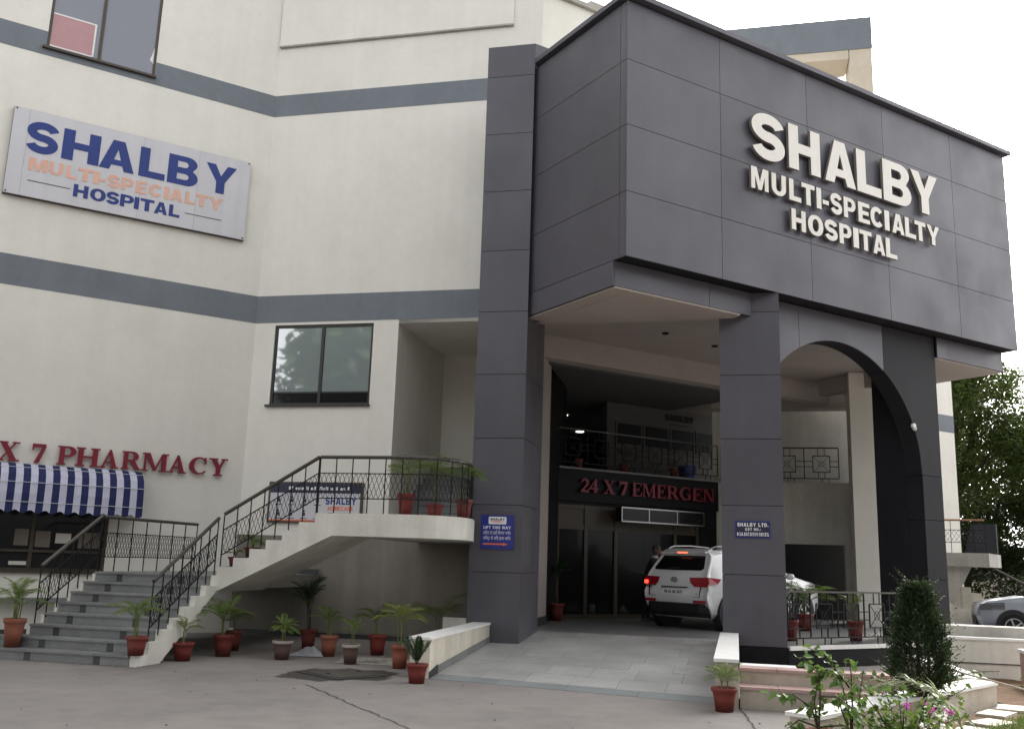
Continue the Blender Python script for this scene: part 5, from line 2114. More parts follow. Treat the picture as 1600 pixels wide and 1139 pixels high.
    if badge:
        mb = MB()
        for k in range(18):
            a0, a1 = 2 * math.pi * k / 18, 2 * math.pi * (k + 1) / 18
            mb.tube((.03, .085 * math.cos(a0), 1.0 + .045 * math.sin(a0)), (.03, .085 * math.cos(a1), 1.0 + .045 * math.sin(a1)), .007, 4)
        for a in ((-.05, -.035, -.02, .035), (.02, -.035, .05, .035), (-.035, -.005, .035, .005)):
            mb.tube((.026, -a[0], 1.0 + a[1]), (.026, -a[2], 1.0 + a[3]), .007, 4)
        part('badge', mb, 'badge', t, local=True)
        mb = MB()
        mb.box(.02, .05, .62, .76, .835, .855)
        part('badge_script', mb, 'badge', t, local=True)
        mb = MB()
        mb.box(.02, .05, -.60, -.44, .715, .735)
        part('badge_script', mb, 'badge', t, local=True)
        mb = MB()
        mb.path([(.10, .25, 1.215), (.075, .05, 1.24), (.09, -.12, 1.235)], .010, 5)
        part('wiper', mb, 'car_plastic', t, local=True)
    # side glass
    for sgn in (1, -1):
        side_patch([(.62, 1.10), (1.02, 1.08), (1.02, 1.46), (.78, 1.42)], 'car_glass', 'side_window', sgn)
        side_patch([(1.08, 1.08), (1.86, 1.08), (1.86, 1.50), (1.08, 1.47)], 'car_glass', 'side_window', sgn)
        side_patch([(1.92, 1.08), (2.95, 1.09), (2.40, 1.44), (2.15, 1.50), (1.92, 1.50)], 'car_glass', 'side_window', sgn)
        mb = MB()
        mb.hexa([(.55, sgn * .80, .23), (3.6, sgn * .80, .23), (3.6, sgn * .895, .25), (.55, sgn * .895, .25), (.55, sgn * .80, .37), (3.6, sgn * .80, .37), (3.6, sgn * .90, .37), (.55, sgn * .90, .37)])
        part('sill', mb, 'car_plastic', t, local=True)
        # roof rail
        mb = MB()
        mb.path([(.55, sgn * .56, 1.655), (.72, sgn * .57, 1.70), (1.3, sgn * .58, 1.72), (1.9, sgn * .575, 1.70), (2.1, sgn * .565, 1.64)], .016, 6)
        part('roof_rail', mb, 'alloy', t, local=True)
        # mirror
        mb = MB()
        mb.lathe([(0, -.07), (.08, -.05), (.10, 0), (.08, .05), (0, .07)], (2.75, sgn * 1.0, 1.12), 12)
        part('mirror', mb, paint, t, local=True, smooth=True)
        for s2 in (.14, 1.55, ):
            pass
        for xx in (1.05, 1.89, 2.98):
            mb = MB()
            mb.box(xx, xx + .008, sgn * .886 - .006, sgn * .886 + .006, .40, 1.04)
            part('door_seam', mb, 'car_plastic', t, local=True)
        for xx in (1.15, 2.0):
            mb = MB()
            mb.box(xx, xx + .16, min(sgn * .885, sgn * .91), max(sgn * .885, sgn * .91), .93, .955)
            part('door_handle', mb, paint, t, local=True)
        for xx in (.80, 3.39):
            mb = MB()
            mb.cyl((xx, sgn * .80, .36), .425, .205, 'y', 28)
            part('wheel_arch', mb, 'car_plastic', t, local=True)
            mb = MB()
            mb.cyl((xx, sgn * .81, .335), .335, .22, 'y', 28)
            wo = part('wheel', mb, 'tyre', t, local=True)
            rm = MB()
            yo = sgn * .923
            for k in range(5):
                a = 2 * math.pi * k / 5
                rm.tube((xx, yo, .335), (xx + .215 * math.cos(a), yo, .335 + .215 * math.sin(a)), .028, 4)
            for k in range(24):
                a0, a1 = 2 * math.pi * k / 24, 2 * math.pi * (k + 1) / 24
                rm.tube((xx + .22 * math.cos(a0), yo, .335 + .22 * math.sin(a0)), (xx + .22 * math.cos(a1), yo, .335 + .22 * math.sin(a1)), .016, 4)
            part('rim', rm, 'alloy', wo, local=True)
    # front: windscreen, grille, headlamps
    mb = MB()
    rows = []
    for k in range(6):
        z = 1.10 + .40 * k / 5
        x = lerp_tab(FRONT, z) + .0
        w = half_width(z, x) * .93
        zz = lerp_tab(ROOF, x)
        rows.append((x, w, zz + .012))
    pts = [(x, w, z) for x, w, z in rows] + [(x, -w, z) for x, w, z in rows]
    mb.add(pts, [(i, i + 1, 6 + i + 1, 6 + i) for i in range(5)])
    part('windscreen', mb, 'car_glass', t, local=True)
    mb = MB()
    mb.box(4.05, 4.255, -.46, .46, .36, .58)
    part('grille', mb, 'car_plastic', t, local=True)
    for sgn in (1, -1):
        mb = MB()
        hl = []
        for iz in range(4):
            for ix in range(9):
                x = 3.58 + .60 * ix / 8
                z = .74 + .05 * ix / 8 * 0 + (.15 - .02 * ix / 8) * iz / 3 + .03 * (1 - ix / 8)
                hl.append((x, sgn * (half_width(z, x) + .012), z))
        mb.add(hl, [(a * 9 + b, a * 9 + b + 1, (a + 1) * 9 + b + 1, (a + 1) * 9 + b) for a in range(3) for b in range(8)])
        part('headlight', mb, 'lamp_clear' if badge else 'lamp_smoked', t, local=True)
        mb = MB()
        mb.add([(x, y, z - .02 if 0 else z) for x, y, z in hl[18:36:1]] if False else [(x, y * 1.001, z + .012) for x, y, z in hl[27:36]] + [(x, y * 1.001, z + .03) for x, y, z in hl[27:36]], [(b, b + 1, 9 + b + 1, 9 + b) for b in range(8)])
        part('lamp_trim', mb, 'car_plastic', t, local=True)
        mb = MB()
        mb.cyl((4.14, sgn * .66, .48), .07, .14, 'x', 14)
        part('fog_lamp', mb, 'car_plastic', t, local=True)
    return t


build_car('white SUV with lit brake lights parked under the porch behind the column', (13.66, 15.49, .35), R(8.9), 'car_white', 'PB 65 AR 8071')
hd = R(128)
build_car('silver SUV nosing into view behind the concrete wall under the trees', (25.0 - 4.2 * math.cos(hd), 16.05 - 4.2 * math.sin(hd), 0), hd, 'car_silver', '', False, False)


# ================================================================ person beside the white car
def person(label, loc, heading):
    t = thing('person', label, 'person', loc, heading)
    J = {'pel': (0, 0, .93), 'wai': (.03, 0, 1.08), 'che': (.10, 0, 1.30), 'nek': (.16, 0, 1.44), 'hed': (.19, 0, 1.50),
         'hl': (0, .09, .90), 'kl': (.05, .11, .50), 'al': (-.02, .11, .09), 'tl': (.13, .12, .04),
         'hr': (0, -.09, .90), 'kr': (.02, -.11, .50), 'ar': (-.10, -.11, .09), 'tr': (.06, -.12, .04),
         'sl': (.12, .18, 1.37), 'el': (.22, .25, 1.12), 'wl': (.42, .22, 1.10), 'sr': (.12, -.18, 1.37), 'er': (.22, -.25, 1.12), 'wr': (.43, -.20, 1.12)}
    RD = {'pel': .135, 'wai': .13, 'che': .15, 'nek': .06, 'hed': .058, 'hl': .095, 'kl': .065, 'al': .045, 'tl': .04, 'hr': .095, 'kr': .065, 'ar': .045, 'tr': .04,
          'sl': .07, 'el': .05, 'wl': .035, 'sr': .07, 'er': .05, 'wr': .035}
    E_ = [('pel', 'wai'), ('wai', 'che'), ('che', 'nek'), ('nek', 'hed'), ('pel', 'hl'), ('hl', 'kl'), ('kl', 'al'), ('al', 'tl'), ('pel', 'hr'), ('hr', 'kr'), ('kr', 'ar'), ('ar', 'tr'),
          ('che', 'sl'), ('sl', 'el'), ('el', 'wl'), ('che', 'sr'), ('sr', 'er'), ('er', 'wr')]
    keys = list(J)
    me = bpy.data.meshes.new('body')
    me.from_pydata([J[k] for k in keys], [(keys.index(a), keys.index(b)) for a, b in E_], [])
    o = bpy.data.objects.new('body', me)
    COL.objects.link(o)
    o.parent = t
    o.modifiers.new('skin', 'SKIN')
    sv = me.skin_vertices
    if not sv:
        bm = bmesh.new()
        bm.from_mesh(me)
        bm.verts.layers.skin.verify()
        bm.to_mesh(me)
        bm.free()
        sv = me.skin_vertices
    for i, k in enumerate(keys):
        sv[0].data[i].radius = (RD[k], RD[k])
        sv[0].data[i].use_root = (k == 'pel')
    sb_ = o.modifiers.new('sub', 'SUBSURF')
    sb_.levels = 2
    sb_.render_levels = 2
    me.materials.append(MATS['cloth_dark'])
    h = MB()
    hp = [(0, -.125), (.045, -.115), (.065, -.08), (.074, -.03), (.080, .03), (.075, .075), (.05, .11), (0, .122)]
    h.lathe(hp, (.205, 0, 1.625), 18)
    h.v = [(.205 + (x - .205) * 1.15, y, z) for x, y, z in h.v]
    h.lathe([(0, -.02), (.016, -.015), (.012, .02), (0, .03)], (.30, 0, 1.61), 8)
    for sgn in (1, -1):
        h.lathe([(0, -.03), (.014, -.02), (.016, .02), (0, .03)], (.20, sgn * .082, 1.62), 8)
    head = part('head', h, 'skin', t, local=True, smooth=True)
    e = MB()
    for sgn in (1, -1):
        e.lathe([(0, -.008), (.011, 0), (0, .008)], (.284, sgn * .03, 1.64), 8)
    e.box(.283, .289, -.025, .025, 1.565, 1.571)
    part('eyes_and_mouth', e, 'ink', head, local=True)
    hr = MB()
    hr.lathe([(.084, .0), (.086, .04), (.079, .082), (.054, .117), (0, .128)], (.195, 0, 1.628), 18)
    hr.v = [(.195 + (x - .195) * 1.13, y, z) for x, y, z in hr.v]
    part('hair', hr, 'hair_grey', head, local=True, smooth=True)
    c = MB()
    c.lathe([(.075, 1.43), (.082, 1.46), (.07, 1.50)], (.165, 0, 0), 16)
    part('collar', c, 'cloth_white', t, local=True)
    for sgn, w in ((1, J['wl']), (-1, J['wr'])):
        hm = MB()
        x, y, z = w
        hm.hexa([(x, y - .035, z - .012), (x + .09, y - .04, z - .012), (x + .09, y + .04, z - .012), (x, y + .035, z - .012), (x, y - .035, z + .014), (x + .09, y - .04, z + .012), (x + .09, y + .04, z + .012), (x, y + .035, z + .014)])
        for k in range(4):
            yy = y - .03 + .02 * k
            ln = (.06, .075, .07, .055)[k]
            hm.path([(x + .085, yy, z), (x + .085 + ln * .6, yy, z - .005), (x + .085 + ln, yy, z - .03)], .0085, 5, .8)
        hm.path([(x + .02, y - sgn * .035, z), (x + .05, y - sgn * .065, z - .005), (x + .085, y - sgn * .07, z - .015)], .010, 5, .8)
        part('hand', hm, 'skin', t, local=True)
    for sgn, a in ((1, J['tl']), (-1, J['tr'])):
        s_ = MB()
        x, y, z = a
        s_.hexa([(x - .19, y - .04, .004), (x + .08, y - .045, .004), (x + .08, y + .045, .004), (x - .19, y + .04, .004), (x - .18, y - .035, .09), (x + .05, y - .035, .05), (x + .05, y + .035, .05), (x - .18, y + .035, .09)])
        part('shoe', s_, 'ink', t, local=True)
    return t


person('person in dark clothes with a white collar leaning towards the white car', (14.75, 17.6, .35), R(-50))
# ================================================================ garden walls on the right
gw = thing('garden_wall', 'low pinkish garden wall with broad white cap meeting in a corner', 'low wall', (12.0, 7.45, 0))
A0, A1, A2 = Vector((7.35, 6.32)), Vector((12.0, 7.46)), Vector((14.6, 10.3))


def wall_arm(p, q, w, z0, z1, m, name, inset=0.):
    d = (q - p).normalized()
    nrm = Vector((-d.y, d.x))
    a, b = p + d * inset + nrm * inset, q - d * inset + nrm * inset
    c, e = q - d * inset + nrm * (w - inset), p + d * inset + nrm * (w - inset)
    mb = MB()
    mb.prism([tuple(a), tuple(b), tuple(c), tuple(e)], z0, z1)
    return part(name, mb, m, gw)


wall_arm(A0, A1, .34, 0, .262, 'cream_wall', 'wall_body', .02)
k = 5
for i in range(k):
    p, q = A0.lerp(A1, i / k), A0.lerp(A1, (i + 1) / k)
    wall_arm(p, q - (q - p).normalized() * .006, .36, .264, .30, 'cap_white', 'cap_stone')
d_ = (A2 - A1).normalized()
st_ = A1 + d_ * .42
wall_arm(st_, A2, .34, 0, .258, 'cream_wall', 'wall_body', .02)
for i in range(3):
    p, q = st_.lerp(A2, i / 3), st_.lerp(A2, (i + 1) / 3)
    wall_arm(p, q - d_ * .006, .36, .260, .296, 'cap_white', 'cap_stone')

mb = MB()
mb.prism([(7.3, 6.25), (6.5, 4.9), (9.5, 3.5), (13.5, 5.8), (15.2, 9.2), (14.6, 10.2), (12.05, 7.4)], .003, .02)
struct('flower_bed', mb, 'garden_soil')
mb = MB()
mb.prism([(7.6, 6.75), (12.1, 7.9), (14.3, 10.6), (12.5, 11.3), (9.6, 7.7)], .003, .012)
struct('planting_bed', mb, 'pink_stone')
for i, (x, y, a) in enumerate(((11.1, 6.95, .3), (10.35, 6.55, .1), (11.75, 7.15, .5), (9.6, 6.3, .2))):
    t = single('stepping_stone', (lambda m: (m.box(-.26, .26, -.16, .16, 0, .03), m)[1])(MB()), 'plaster_worn', ('pale stepping stone nearest the garden wall corner', 'pale stepping stone at the foot of the garden wall face', 'pale stepping stone beside the flowering shrub', 'pale stepping stone under the palm frond')[i], 'stepping stone', (0, 0, 0), 'stepping stones in the flower bed')
    t.location = (x, y, .02)
    t.rotation_euler = (0, 0, a)

# retaining wall of the side drive
rt_ = thing('retaining_wall', 'long grey plastered retaining wall with a white coping line below the silver car', 'wall', B2A(4, 17.3, 0))
mb = MB('B')
mb.box(3.15, 9, 17.3, 17.6, 0, .60)
part('wall_body', mb, 'plaster', rt_)
mb = MB('B')
mb.box(3.15, 9, 17.27, 17.62, .602, .64)
part('coping', mb, 'cap_white', rt_)
mb = MB('B')
mb.box(3.15, 9, 17.55, 18.1, .0, .80)
part('upper_wall', mb, 'raw_concrete', rt_)
mb = MB('B')
mb.box(3.15, 9, 17.28, 17.298, .235, .25)
part('groove', mb, 'stone_dark', rt_)
pk = thing('pink_block_wall', 'short mauve plastered block with pale top at the right edge before the retaining wall', 'low wall', (14.3, 8.1, 0))
mb = MB('B')
mb.box(4.15, 5.6, 15.4, 16.4, 0, .50)
part('wall_body', mb, 'pink_stone', pk)
mb = MB('B')
mb.box(4.13, 5.62, 15.38, 16.42, .502, .55)
part('cap', mb, 'cap_white', pk)

# mirrored outside stair on the far side: balcony slab, slanting flight and rails
fs_ = thing('side_stair', 'weathered concrete balcony and stair of the far wing behind the dark pier', 'staircase', (26.2, 17.5, 0))
mb = MB('B')
mb.hexa([(5.9, 31.0, 1.88), (7.12, 30.6, 1.88), (7.9, 32.5, 1.88), (5.9, 33.5, 1.88), (5.9, 31.0, 2.27), (7.12, 30.6, 2.27), (7.9, 32.5, 2.27), (5.9, 33.5, 2.27)])
part('balcony_slab', mb, 'raw_concrete', fs_)
mb = MB('B')
mb.plate([(5.6, 1.879), (6.75, 1.879), (6.15, .72), (5.6, .95)], 31.1, 32.4)
part('flight', mb, 'raw_concrete', fs_)
mb = MB('B')
mb.hexa([(5.7, 30.2, .0), (7.1, 30.2, .0), (7.1, 30.6, .0), (5.7, 30.6, .0), (5.7, 30.2, .95), (7.1, 30.2, .30), (7.1, 30.6, .30), (5.7, 30.6, .95)])
part('ramp_parapet', mb, 'plaster_worn', fs_)
mb = MB('B')
for i in range(7):
    mb.box(6.2 + .28 * i, 6.5 + .28 * i, 31.5, 32.9, 0, 1.45 - .17 * i)
part('steps', mb, 'plaster_worn', fs_)
t = railing('far lattice railing with a rusty handrail on the balcony of the far wing', [(5.6, 31.06, 2.27), (7.08, 30.68, 2.27)], 'B', .3, .95, .3, .66, .12, 'railings of the far stair')
t.children[0].data.materials[0] = MATS['handrail_rust']
railing('far dark railing running down the steps behind the silver car', [(6.7, 31.6, 1.35), (9.2, 31.6, .05)], 'B', .42, .9, .3, .6, .4, 'railings of the far stair')
mb = MB('B')
mb.hexa([(6.55, 30.9, 2.28), (7.55, 31.4, 2.28), (7.6, 31.5, 2.28), (6.6, 31.0, 2.28), (6.75, 30.9, 3.1), (7.55, 31.4, 3.15), (7.6, 31.5, 3.15), (6.8, 31.0, 3.1)])
single('mesh_screen', mb, 'shaded_cladding_netting', 'dark netting screen standing on the far balcony', 'screen', B2A(7, 31.2, 2.28))


# ================================================================ trees and shrubs
def leaf_cloud(mb, blobs, n, size, seed, flat=.35, aspect=.45):
    """n leaf-sized diamonds spread through ellipsoid blobs (c, r), denser at the shell"""
    rnd = random.Random(seed)
    tot = sum(b[1][0] * b[1][1] * b[1][2] for b in blobs)
    for c, r in blobs:
        k = int(n * r[0] * r[1] * r[2] / tot)
        for _ in range(k):
            z = rnd.uniform(-1, 1)
            a = rnd.uniform(0, 6.283)
            q = math.sqrt(1 - z * z)
            rad = rnd.uniform(.25, 1) ** .4 * rnd.uniform(.8, 1.12)
            p = Vector((c[0] + r[0] * q * math.cos(a) * rad, c[1] + r[1] * q * math.sin(a) * rad, c[2] + r[2] * z * rad))
            d = Vector((rnd.gauss(0, 1), rnd.gauss(0, 1), rnd.gauss(0, .5) - flat)).normalized()
            e = d.cross(Vector((rnd.gauss(0, 1), rnd.gauss(0, 1), rnd.gauss(0, 1) + 1.2))).normalized()
            s_ = size * rnd.uniform(.6, 1.3)
            mb.add([tuple(p), tuple(p + d * s_ * .45 + e * s_ * aspect * .5), tuple(p + d * s_), tuple(p + d * s_ * .45 - e * s_ * aspect * .5)], [(0, 1, 2, 3)])


def crown_blobs(c, r, k, seed, br=(.28, .45)):
    rnd = random.Random(seed)
    out = []
    for _ in range(k):
        z = rnd.uniform(-.85, 1)
        a = rnd.uniform(0, 6.283)
        q = math.sqrt(max(0, 1 - z * z))
        m = rnd.uniform(.35, .85)
        s_ = rnd.uniform(*br)
        out.append(((c[0] + r[0] * q * math.cos(a) * m, c[1] + r[1] * q * math.sin(a) * m, c[2] + r[2] * z * m),
                    (r[0] * s_, r[1] * s_, min(r[2], r[0]) * s_ * .75)))
    return out


def tree(label, loc, h, cr, cz, cg, n, size, seed, m='tree_leaf', k=22, trunk=.16, group='trees beyond the far wing', br=(.25, .42)):
    t = thing('broadleaf_tree', label, 'tree', loc, 0, group)
    rnd = random.Random(seed)
    tb = MB()
    tb.path([(0, 0, -.05), (rnd.uniform(-.1, .1), .05, h * .2), (rnd.uniform(-.25, .25), rnd.uniform(-.2, .2), cz * .7), (0, 0, cz + cg * .4)], trunk, 8, .35)
    blobs = crown_blobs((0, 0, cz), (cr, cr, cg), k, seed, br)
    for c, r in blobs[:14]:
        z0 = cz * rnd.uniform(.45, .75)
        p0 = Vector((0, 0, z0))
        p1 = Vector(c)
        mid = p0.lerp(p1, .5) + Vector((0, 0, .3))
        tb.path([tuple(p0), tuple(mid), tuple(p1)], trunk * .38, 5, .25)
    part('trunk', tb, 'bark', t, local=True, smooth=True)
    cb = MB()
    leaf_cloud(cb, blobs, n, size, seed)
    part('crown', cb, m, t, local=True)
    return t


tree('tall airy green tree rising beside the end of the far wing', (34.6, 22.8, 0), 11, 3.2, 7.2, 4.3, 30000, .17, 51, 'tree_leaf', 26, .2)
tree('broad green tree at the right edge behind the silver car', (37.6, 20.6, 0), 9.5, 3.4, 5.6, 3.6, 30000, .17, 52, 'tree_leaf', 26, .2)
tree('dark dense tree filling the gap low behind the far railing', (36.4, 23.6, 0), 6, 3.2, 3.2, 2.6, 22000, .17, 53, 'tree_leaf_deep', 22, .18)
tree('tall thin leaved tree farther back under the porch corner', (42.5, 26.8, 0), 12.5, 3.6, 8.2, 4.4, 20000, .20, 54, 'tree_leaf', 26, .2)
tree('dark tree farther back at the right edge of the grove', (45.5, 23.0, 0), 9, 4.2, 5.2, 4.0, 18000, .2, 55, 'tree_leaf_deep', 24, .2)
mb = MB()
leaf_cloud(mb, [((34.6 + i * 1.3, 25.2 - i * 1.25 + (i % 2) * .8, 1.2), (1.5, 1.5, 1.5)) for i in range(7)], 12000, .2, 61)
struct('undergrowth', mb, 'tree_leaf_deep', kind='stuff')
mb = MB()
rt2 = random.Random(77)
bl_ = []
for i in range(26):
    u_, n_ = 12 + i * 1.15 + rt2.uniform(-.5, .5), 62 + rt2.uniform(-2, 2)
    for h_ in (1.5, 4.2, 6.6):
        x, y, _ = B2A(u_ + rt2.uniform(-.8, .8), n_)
        bl_.append(((x, y, h_ + rt2.uniform(-.8, .8)), (2.1, 2.1, 1.9)))
leaf_cloud(mb, bl_, 26000, .34, 62)
struct('treeline', mb, 'tree_leaf_deep', kind='stuff')
bwl = thing('boundary_wall', 'pale boundary wall seen low behind the far stair and trees', 'wall', (40, 24, 0))
mb = MB('B')
mb.box(5.5, 24, 47.5, 47.8, 0, 2.2)
part('wall_body', mb, 'plaster_worn', bwl)
mb = MB('B')
mb.box(5.45, 24.05, 47.45, 47.85, 2.202, 2.3)
part('cap', mb, 'plaster', bwl)
# trees across the road behind the photographer: they stand in the window reflections; row made taller and denser to cut low light
gb = 'trees across the road, mirrored in the windows'
def copy_thing(o, loc, rz, label):
    c = o.copy()
    COL.objects.link(c)
    c.location = loc
    c.rotation_euler = (0, 0, rz)
    c['label'] = label
    for ch in o.children:
        d = ch.copy()
        COL.objects.link(d)
        d.parent = c
    return c


t0 = tree('big dark tree across the road, leftmost of the row', (-12, -1.5, 0), 18, 6.0, 9.5, 7.8, 11000, .75, 71, 'tree_leaf_deep', 30, .3, gb)
for i, (x, y, a) in enumerate(((-7, -8.5, 1.0), (0.5, -12.0, 2.2), (9, -13.5, 3.9), (-15.5, 7, 5.0), (18, -13, .4), (30, -13, 1.7))):
    copy_thing(t0, (x, y, 0), a, ('big dark tree across the road, behind the photographer', 'big dark tree across the road, facing the porch', 'big dark tree across the road, behind the flower bed', 'big dark tree across the road, opposite the pharmacy', 'big dark tree across the road, behind the retaining wall', 'big dark tree across the road, rightmost of the row')[i])

# conifer in front of the porch
cf = thing('conifer', 'dark bushy thuja standing in front of the dark pier by the garden wall', 'conifer', (9.66, 6.90, 0), 0)
rc = random.Random(81)
tb = MB()
tb.path([(.0, 0, -.02), (.02, .01, .25), (-.01, .02, .5), (.0, .0, 1.3)], .045, 7, .25)
tb.path([(.01, 0, .22), (.10, -.03, .45), (.13, -.02, .9)], .028, 6, .4)
tb.path([(.01, 0, .2), (-.10, .03, .42), (-.12, .02, .85)], .024, 6, .4)
part('trunk', tb, 'bark', cf, local=True, smooth=True)
cb = MB()
for i in range(2900):
    zz = rc.uniform(0, 1) ** .9
    z = .34 + 1.13 * zz
    rmax = .47 * min(1, (zz / .22 + .25)) * (1 - zz) ** .8 + .02
    a = rc.uniform(0, 6.283)
    rmax *= 1 + .22 * math.sin(3 * a + 5 * zz) * math.sin(9 * zz + a) + rc.uniform(-.06, .06)
    rr0 = rmax * rc.uniform(.15, 1) ** .5
    base = Vector((math.cos(a) * rr0 * .8, math.sin(a) * rr0 * .8, z))
    out = Vector((math.cos(a), math.sin(a), rc.uniform(.3, 1.1))).normalized()
    ln = rc.uniform(.07, .16)
    if rc.random() < .09:
        ln *= 2.1
    for j in range(9):
        f = j / 9
        p = base + out * ln * f
        d = (out + Vector((rc.gauss(0, .55), rc.gauss(0, .55), rc.gauss(0, .4)))).normalized()
        e = d.cross(Vector((rc.gauss(0, 1), rc.gauss(0, 1), 1))).normalized()
        s_ = rc.uniform(.022, .048)
        cb.add([tuple(p), tuple(p + d * s_ * .5 + e * .007), tuple(p + d * s_), tuple(p + d * s_ * .5 - e * .007)], [(0, 1, 2, 3)])
part('crown', cb, 'thuja_leaf', cf, local=True)


def heart_leaf(mb, p, d, nrm, s_):
    d = d.normalized()
    e = d.cross(nrm).normalized()
    up = e.cross(d).normalized()
    P0, T = p, p + d * s_
    l1, l2 = p + d * s_ * .28 + e * s_ * .36 + up * s_ * .10, p + d * s_ * .62 + e * s_ * .26 + up * s_ * .06
    r1, r2 = p + d * s_ * .28 - e * s_ * .36 + up * s_ * .10, p + d * s_ * .62 - e * s_ * .26 + up * s_ * .06
    m = p + d * s_ * .5
    mb.add([tuple(P0), tuple(l1), tuple(l2), tuple(T), tuple(r2), tuple(r1), tuple(m)], [(0, 1, 6), (1, 2, 6), (2, 3, 6), (3, 4, 6), (4, 5, 6), (5, 0, 6)])


def shrub(label, loc, stems, leaf, seed, m='bougain_leaf', flowers=None, nfl=0, dens=26, cat='shrub', pot=None, gap=1.):
    rnd = random.Random(seed)
    t = thing('leafy_shrub', label, cat, loc)
    sm = MB()
    lf = MB()
    tips = []
    for pts in stems:
        P_ = [Vector(p) for p in pts]
        sm.path(pts, .009, 5, .35)
        L_ = sum((P_[i + 1] - P_[i]).length for i in range(len(P_) - 1))
        n = int(dens * L_)
        for i in range(n):
            f = rnd.uniform(.18, 1) * (len(P_) - 1)
            q = min(len(P_) - 2, int(f))
            p = P_[q].lerp(P_[q + 1], f - q) + Vector((rnd.gauss(0, .03), rnd.gauss(0, .03), rnd.gauss(0, .02))) * gap
            d = Vector((rnd.gauss(0, .7), rnd.gauss(0, .7), rnd.uniform(-1.1, .15)))
            heart_leaf(lf, p, d, Vector((rnd.gauss(0, .5), rnd.gauss(0, .5), 1)), leaf * rnd.uniform(.55, 1.15))
        tips.append(P_[-1])
    part('stems', sm, 'bark', t, local=True)
    part('leaves', lf, m, t, local=True)
    for i in range(nfl):
        fb = MB()
        p = rnd.choice(tips) + Vector((rnd.gauss(0, .06), rnd.gauss(0, .06), rnd.uniform(-.06, .05)))
        for j in range(14):
            d = Vector((rnd.gauss(0, 1), rnd.gauss(0, 1), rnd.gauss(0, 1))).normalized()
            heart_leaf(fb, p + d * .012, d, Vector((rnd.gauss(0, 1), rnd.gauss(0, 1), 1)), .032)
        part('flower', fb, flowers, t, local=True)
    return t


# camera-side directions for spreading the shrubs: right = U, towards the building = N
def uvz(u, n, z):
    return (SQ * (u + n), SQ * (n - u), z)


b1 = thing('plant_pot', 'terracotta pot rim of the tall climbing shrub at the bottom edge', 'pot', (6.72, 5.80, 0))
pm_ = MB()
pm_.lathe(pot_profile(.17, .30), n=22)
part('pot', pm_, 'terracotta_pale', b1, local=True, smooth=True)
pm_ = MB()
pm_.disc((0, 0, .275), .15, 'z', 16)
part('soil', pm_, 'soil', b1, local=True)
shrub('tall climbing shrub with heart shaped leaves in front of the pink terrace', (6.72, 5.80, .27),
      [[(0, 0, 0), uvz(-.03, 0, .25), uvz(.02, .02, .48), uvz(-.10, 0, .58)], [(0, 0, 0), uvz(-.05, 0, .2), uvz(-.2, 0, .30), uvz(-.36, 0, .30)],
       [(0, 0, 0), uvz(.02, 0, .3), uvz(.02, 0, .5), uvz(-.13, 0, .62)], [uvz(.02, 0, .3), uvz(.16, .02, .30), uvz(.3, .02, .2), uvz(.36, 0, .06)],
       [(0, 0, .05), uvz(-.16, 0, .10), uvz(-.26, 0, .02)], [(0, 0, .05), uvz(.2, 0, .08), uvz(.36, 0, -.05)], [uvz(.0, 0, .4), uvz(.08, 0, .52), uvz(.16, 0, .50)]], .092, 91, dens=44, gap=.8)
shrub('climbing shrub with lighter leaves right of the tall one', (7.15, 5.82, .02),
      [[(0, 0, 0), uvz(0, 0, .35), uvz(-.06, 0, .62), uvz(-.16, 0, .84)], [(0, 0, 0), uvz(.02, 0, .4), uvz(.02, 0, .7), uvz(.0, 0, .86)], [uvz(0, 0, .3), uvz(.08, 0, .5), uvz(.12, 0, .75)],
       [uvz(.0, 0, .6), uvz(-.2, 0, .86), uvz(-.34, .0, .92)], [uvz(0, 0, .2), uvz(-.07, 0, .4), uvz(-.1, 0, .55)]], .075, 92, dens=55)
shrub('flowering shrub with pink blossoms in front of the garden wall', (7.75, 5.75, .02),
      [[(0, 0, 0), uvz(x * .4, y * .3, .25), uvz(x, y, h)] for x, y, h in ((-.3, 0, .50), (-.12, .1, .56), (.08, .1, .62), (.22, 0, .5), (.4, .05, .45), (-.42, -.1, .38), (.0, -.15, .42), (.3, -.2, .34), (.55, 0, .38), (-.2, -.2, .3))], .075, 93, 'bougain_leaf', 'flower_pink', 4, 95, gap=2.4)
shrub('low plant with small white blooms beside the pink blossoms', (7.55, 5.60, .02),
      [[(0, 0, 0), uvz(x * .5, y * .3, .2), uvz(x, y, h)] for x, y, h in ((-.2, 0, .42), (0, .1, .48), (.18, 0, .44), (.3, -.1, .36), (-.3, -.1, .32))], .06, 94, 'palm_leaf', 'flower_white', 3, 100, gap=2.2)
shrub('pink flowering bush at the right edge of the picture by the stepping stones', (10.75, 6.0, .02),
      [[(0, 0, 0), uvz(x * .4, y * .3, .25), uvz(x, y, h)] for x, y, h in ((-.1, 0, .74), (.06, .1, .82), (.2, .1, .62), (-.25, 0, .5), (.38, .05, .55), (-.12, -.1, .38), (.3, -.2, .34), (.5, 0, .38))], .06, 95, 'palm_leaf', 'flower_pink', 3, 85, gap=2.0)
vine = shrub('thin vine shoot reaching out over the cap of the garden wall', (9.9, 7.1, .28),
      [[(0, 0, .1), uvz(.3, 0, .2), uvz(.6, 0, .28), uvz(.85, 0, .30)]], .07, 96, 'bougain_leaf', None, 0, 26, gap=.5)
shrub('leafy undershrub at the foot of the dark conifer', (9.6, 6.85, .02),
      [[(0, 0, 0), uvz(x * .4, y * .3, .25), uvz(x, y, h)] for x, y, h in ((-.5, 0, .5), (-.35, .1, .55), (-.2, 0, .45), (.3, .05, .5), (.45, 0, .4), (-.6, 0, .35))], .075, 97, 'bougain_leaf', None, 0, 60, gap=2)
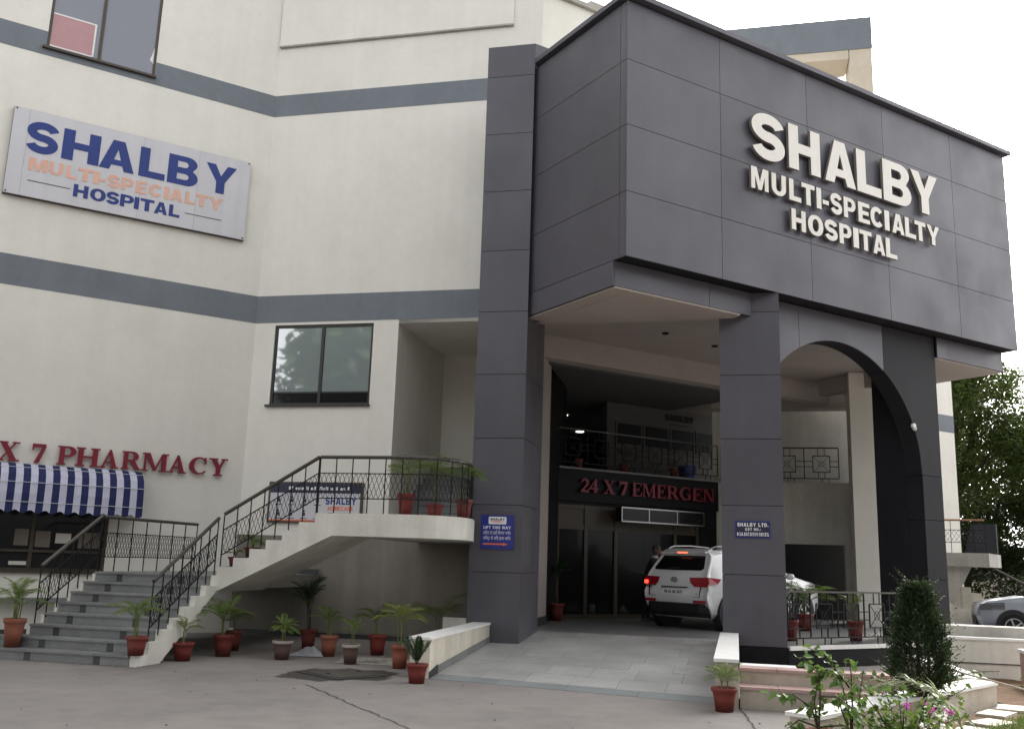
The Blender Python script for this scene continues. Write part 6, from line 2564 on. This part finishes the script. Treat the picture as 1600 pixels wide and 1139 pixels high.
bs = thing('bamboo_cane', 'thin bamboo cane leaning from the conifer over the garden wall', 'cane', (9.9, 6.9, .62))
mb = MB()
mb.tube((0, 0, 0), tuple(Vector(uvz(1.35, -.1, -.30))), .011, 6)
part('cane', mb, 'cream_wall', bs, local=True)
# palm frond arching in from below
pf = thing('garden_palm', 'pale green palm frond arching in front of the garden wall', 'palm', (8.55, 5.75, 0))
mb = MB()
fr_pts = [uvz(.10, 0, .0), uvz(.02, .02, .3), uvz(-.14, .03, .50), uvz(-.36, .05, .60), uvz(-.62, .05, .58)]
mb.path(fr_pts, .014, 5, .3)
part('stem', mb, 'frond_pale', pf, local=True)
rp = random.Random(5)
lf = MB()
for i in range(46):
    f = .6 + 3.35 * i / 46
    q = min(3, int(f))
    p = Vector(fr_pts[q]).lerp(Vector(fr_pts[q + 1]), f - q)
    d0 = (Vector(fr_pts[q + 1]) - Vector(fr_pts[q])).normalized()
    for sgn in (-1, 1):
        d = (d0 * .9 + Vector(uvz(0, sgn * .5, 0)) + Vector((0, 0, rp.uniform(-.25, .3)))).normalized()
        ln = rp.uniform(.20, .32)
        w = d.cross(Vector((0, 0, 1))).normalized() * .009
        tip = p + d * ln + Vector((0, 0, -.06))
        mid = p + d * ln * .5
        lf.add([tuple(p), tuple(mid - w), tuple(tip), tuple(mid + w)], [(0, 1, 2, 3)])
part('leaflets', lf, 'frond_pale', pf, local=True)
# grass
rg = random.Random(6)
mb = MB()
for i in range(9000):
    x, y = rg.uniform(8.8, 12.6), rg.uniform(5.0, 7.4)
    if y > 6.35 + (x - 10.0) * .30 or y < 5.0 + (x - 9) * .2:
        continue
    h_ = rg.uniform(.05, .13)
    a = rg.uniform(0, 6.28)
    w = .006
    lx, ly = rg.gauss(0, .03), rg.gauss(0, .03)
    mb.add([(x - w * math.cos(a), y - w * math.sin(a), .01), (x + w * math.cos(a), y + w * math.sin(a), .01), (x + lx, y + ly, h_)], [(0, 1, 2)])
struct('grass', mb, 'grass_leaf', kind='stuff')
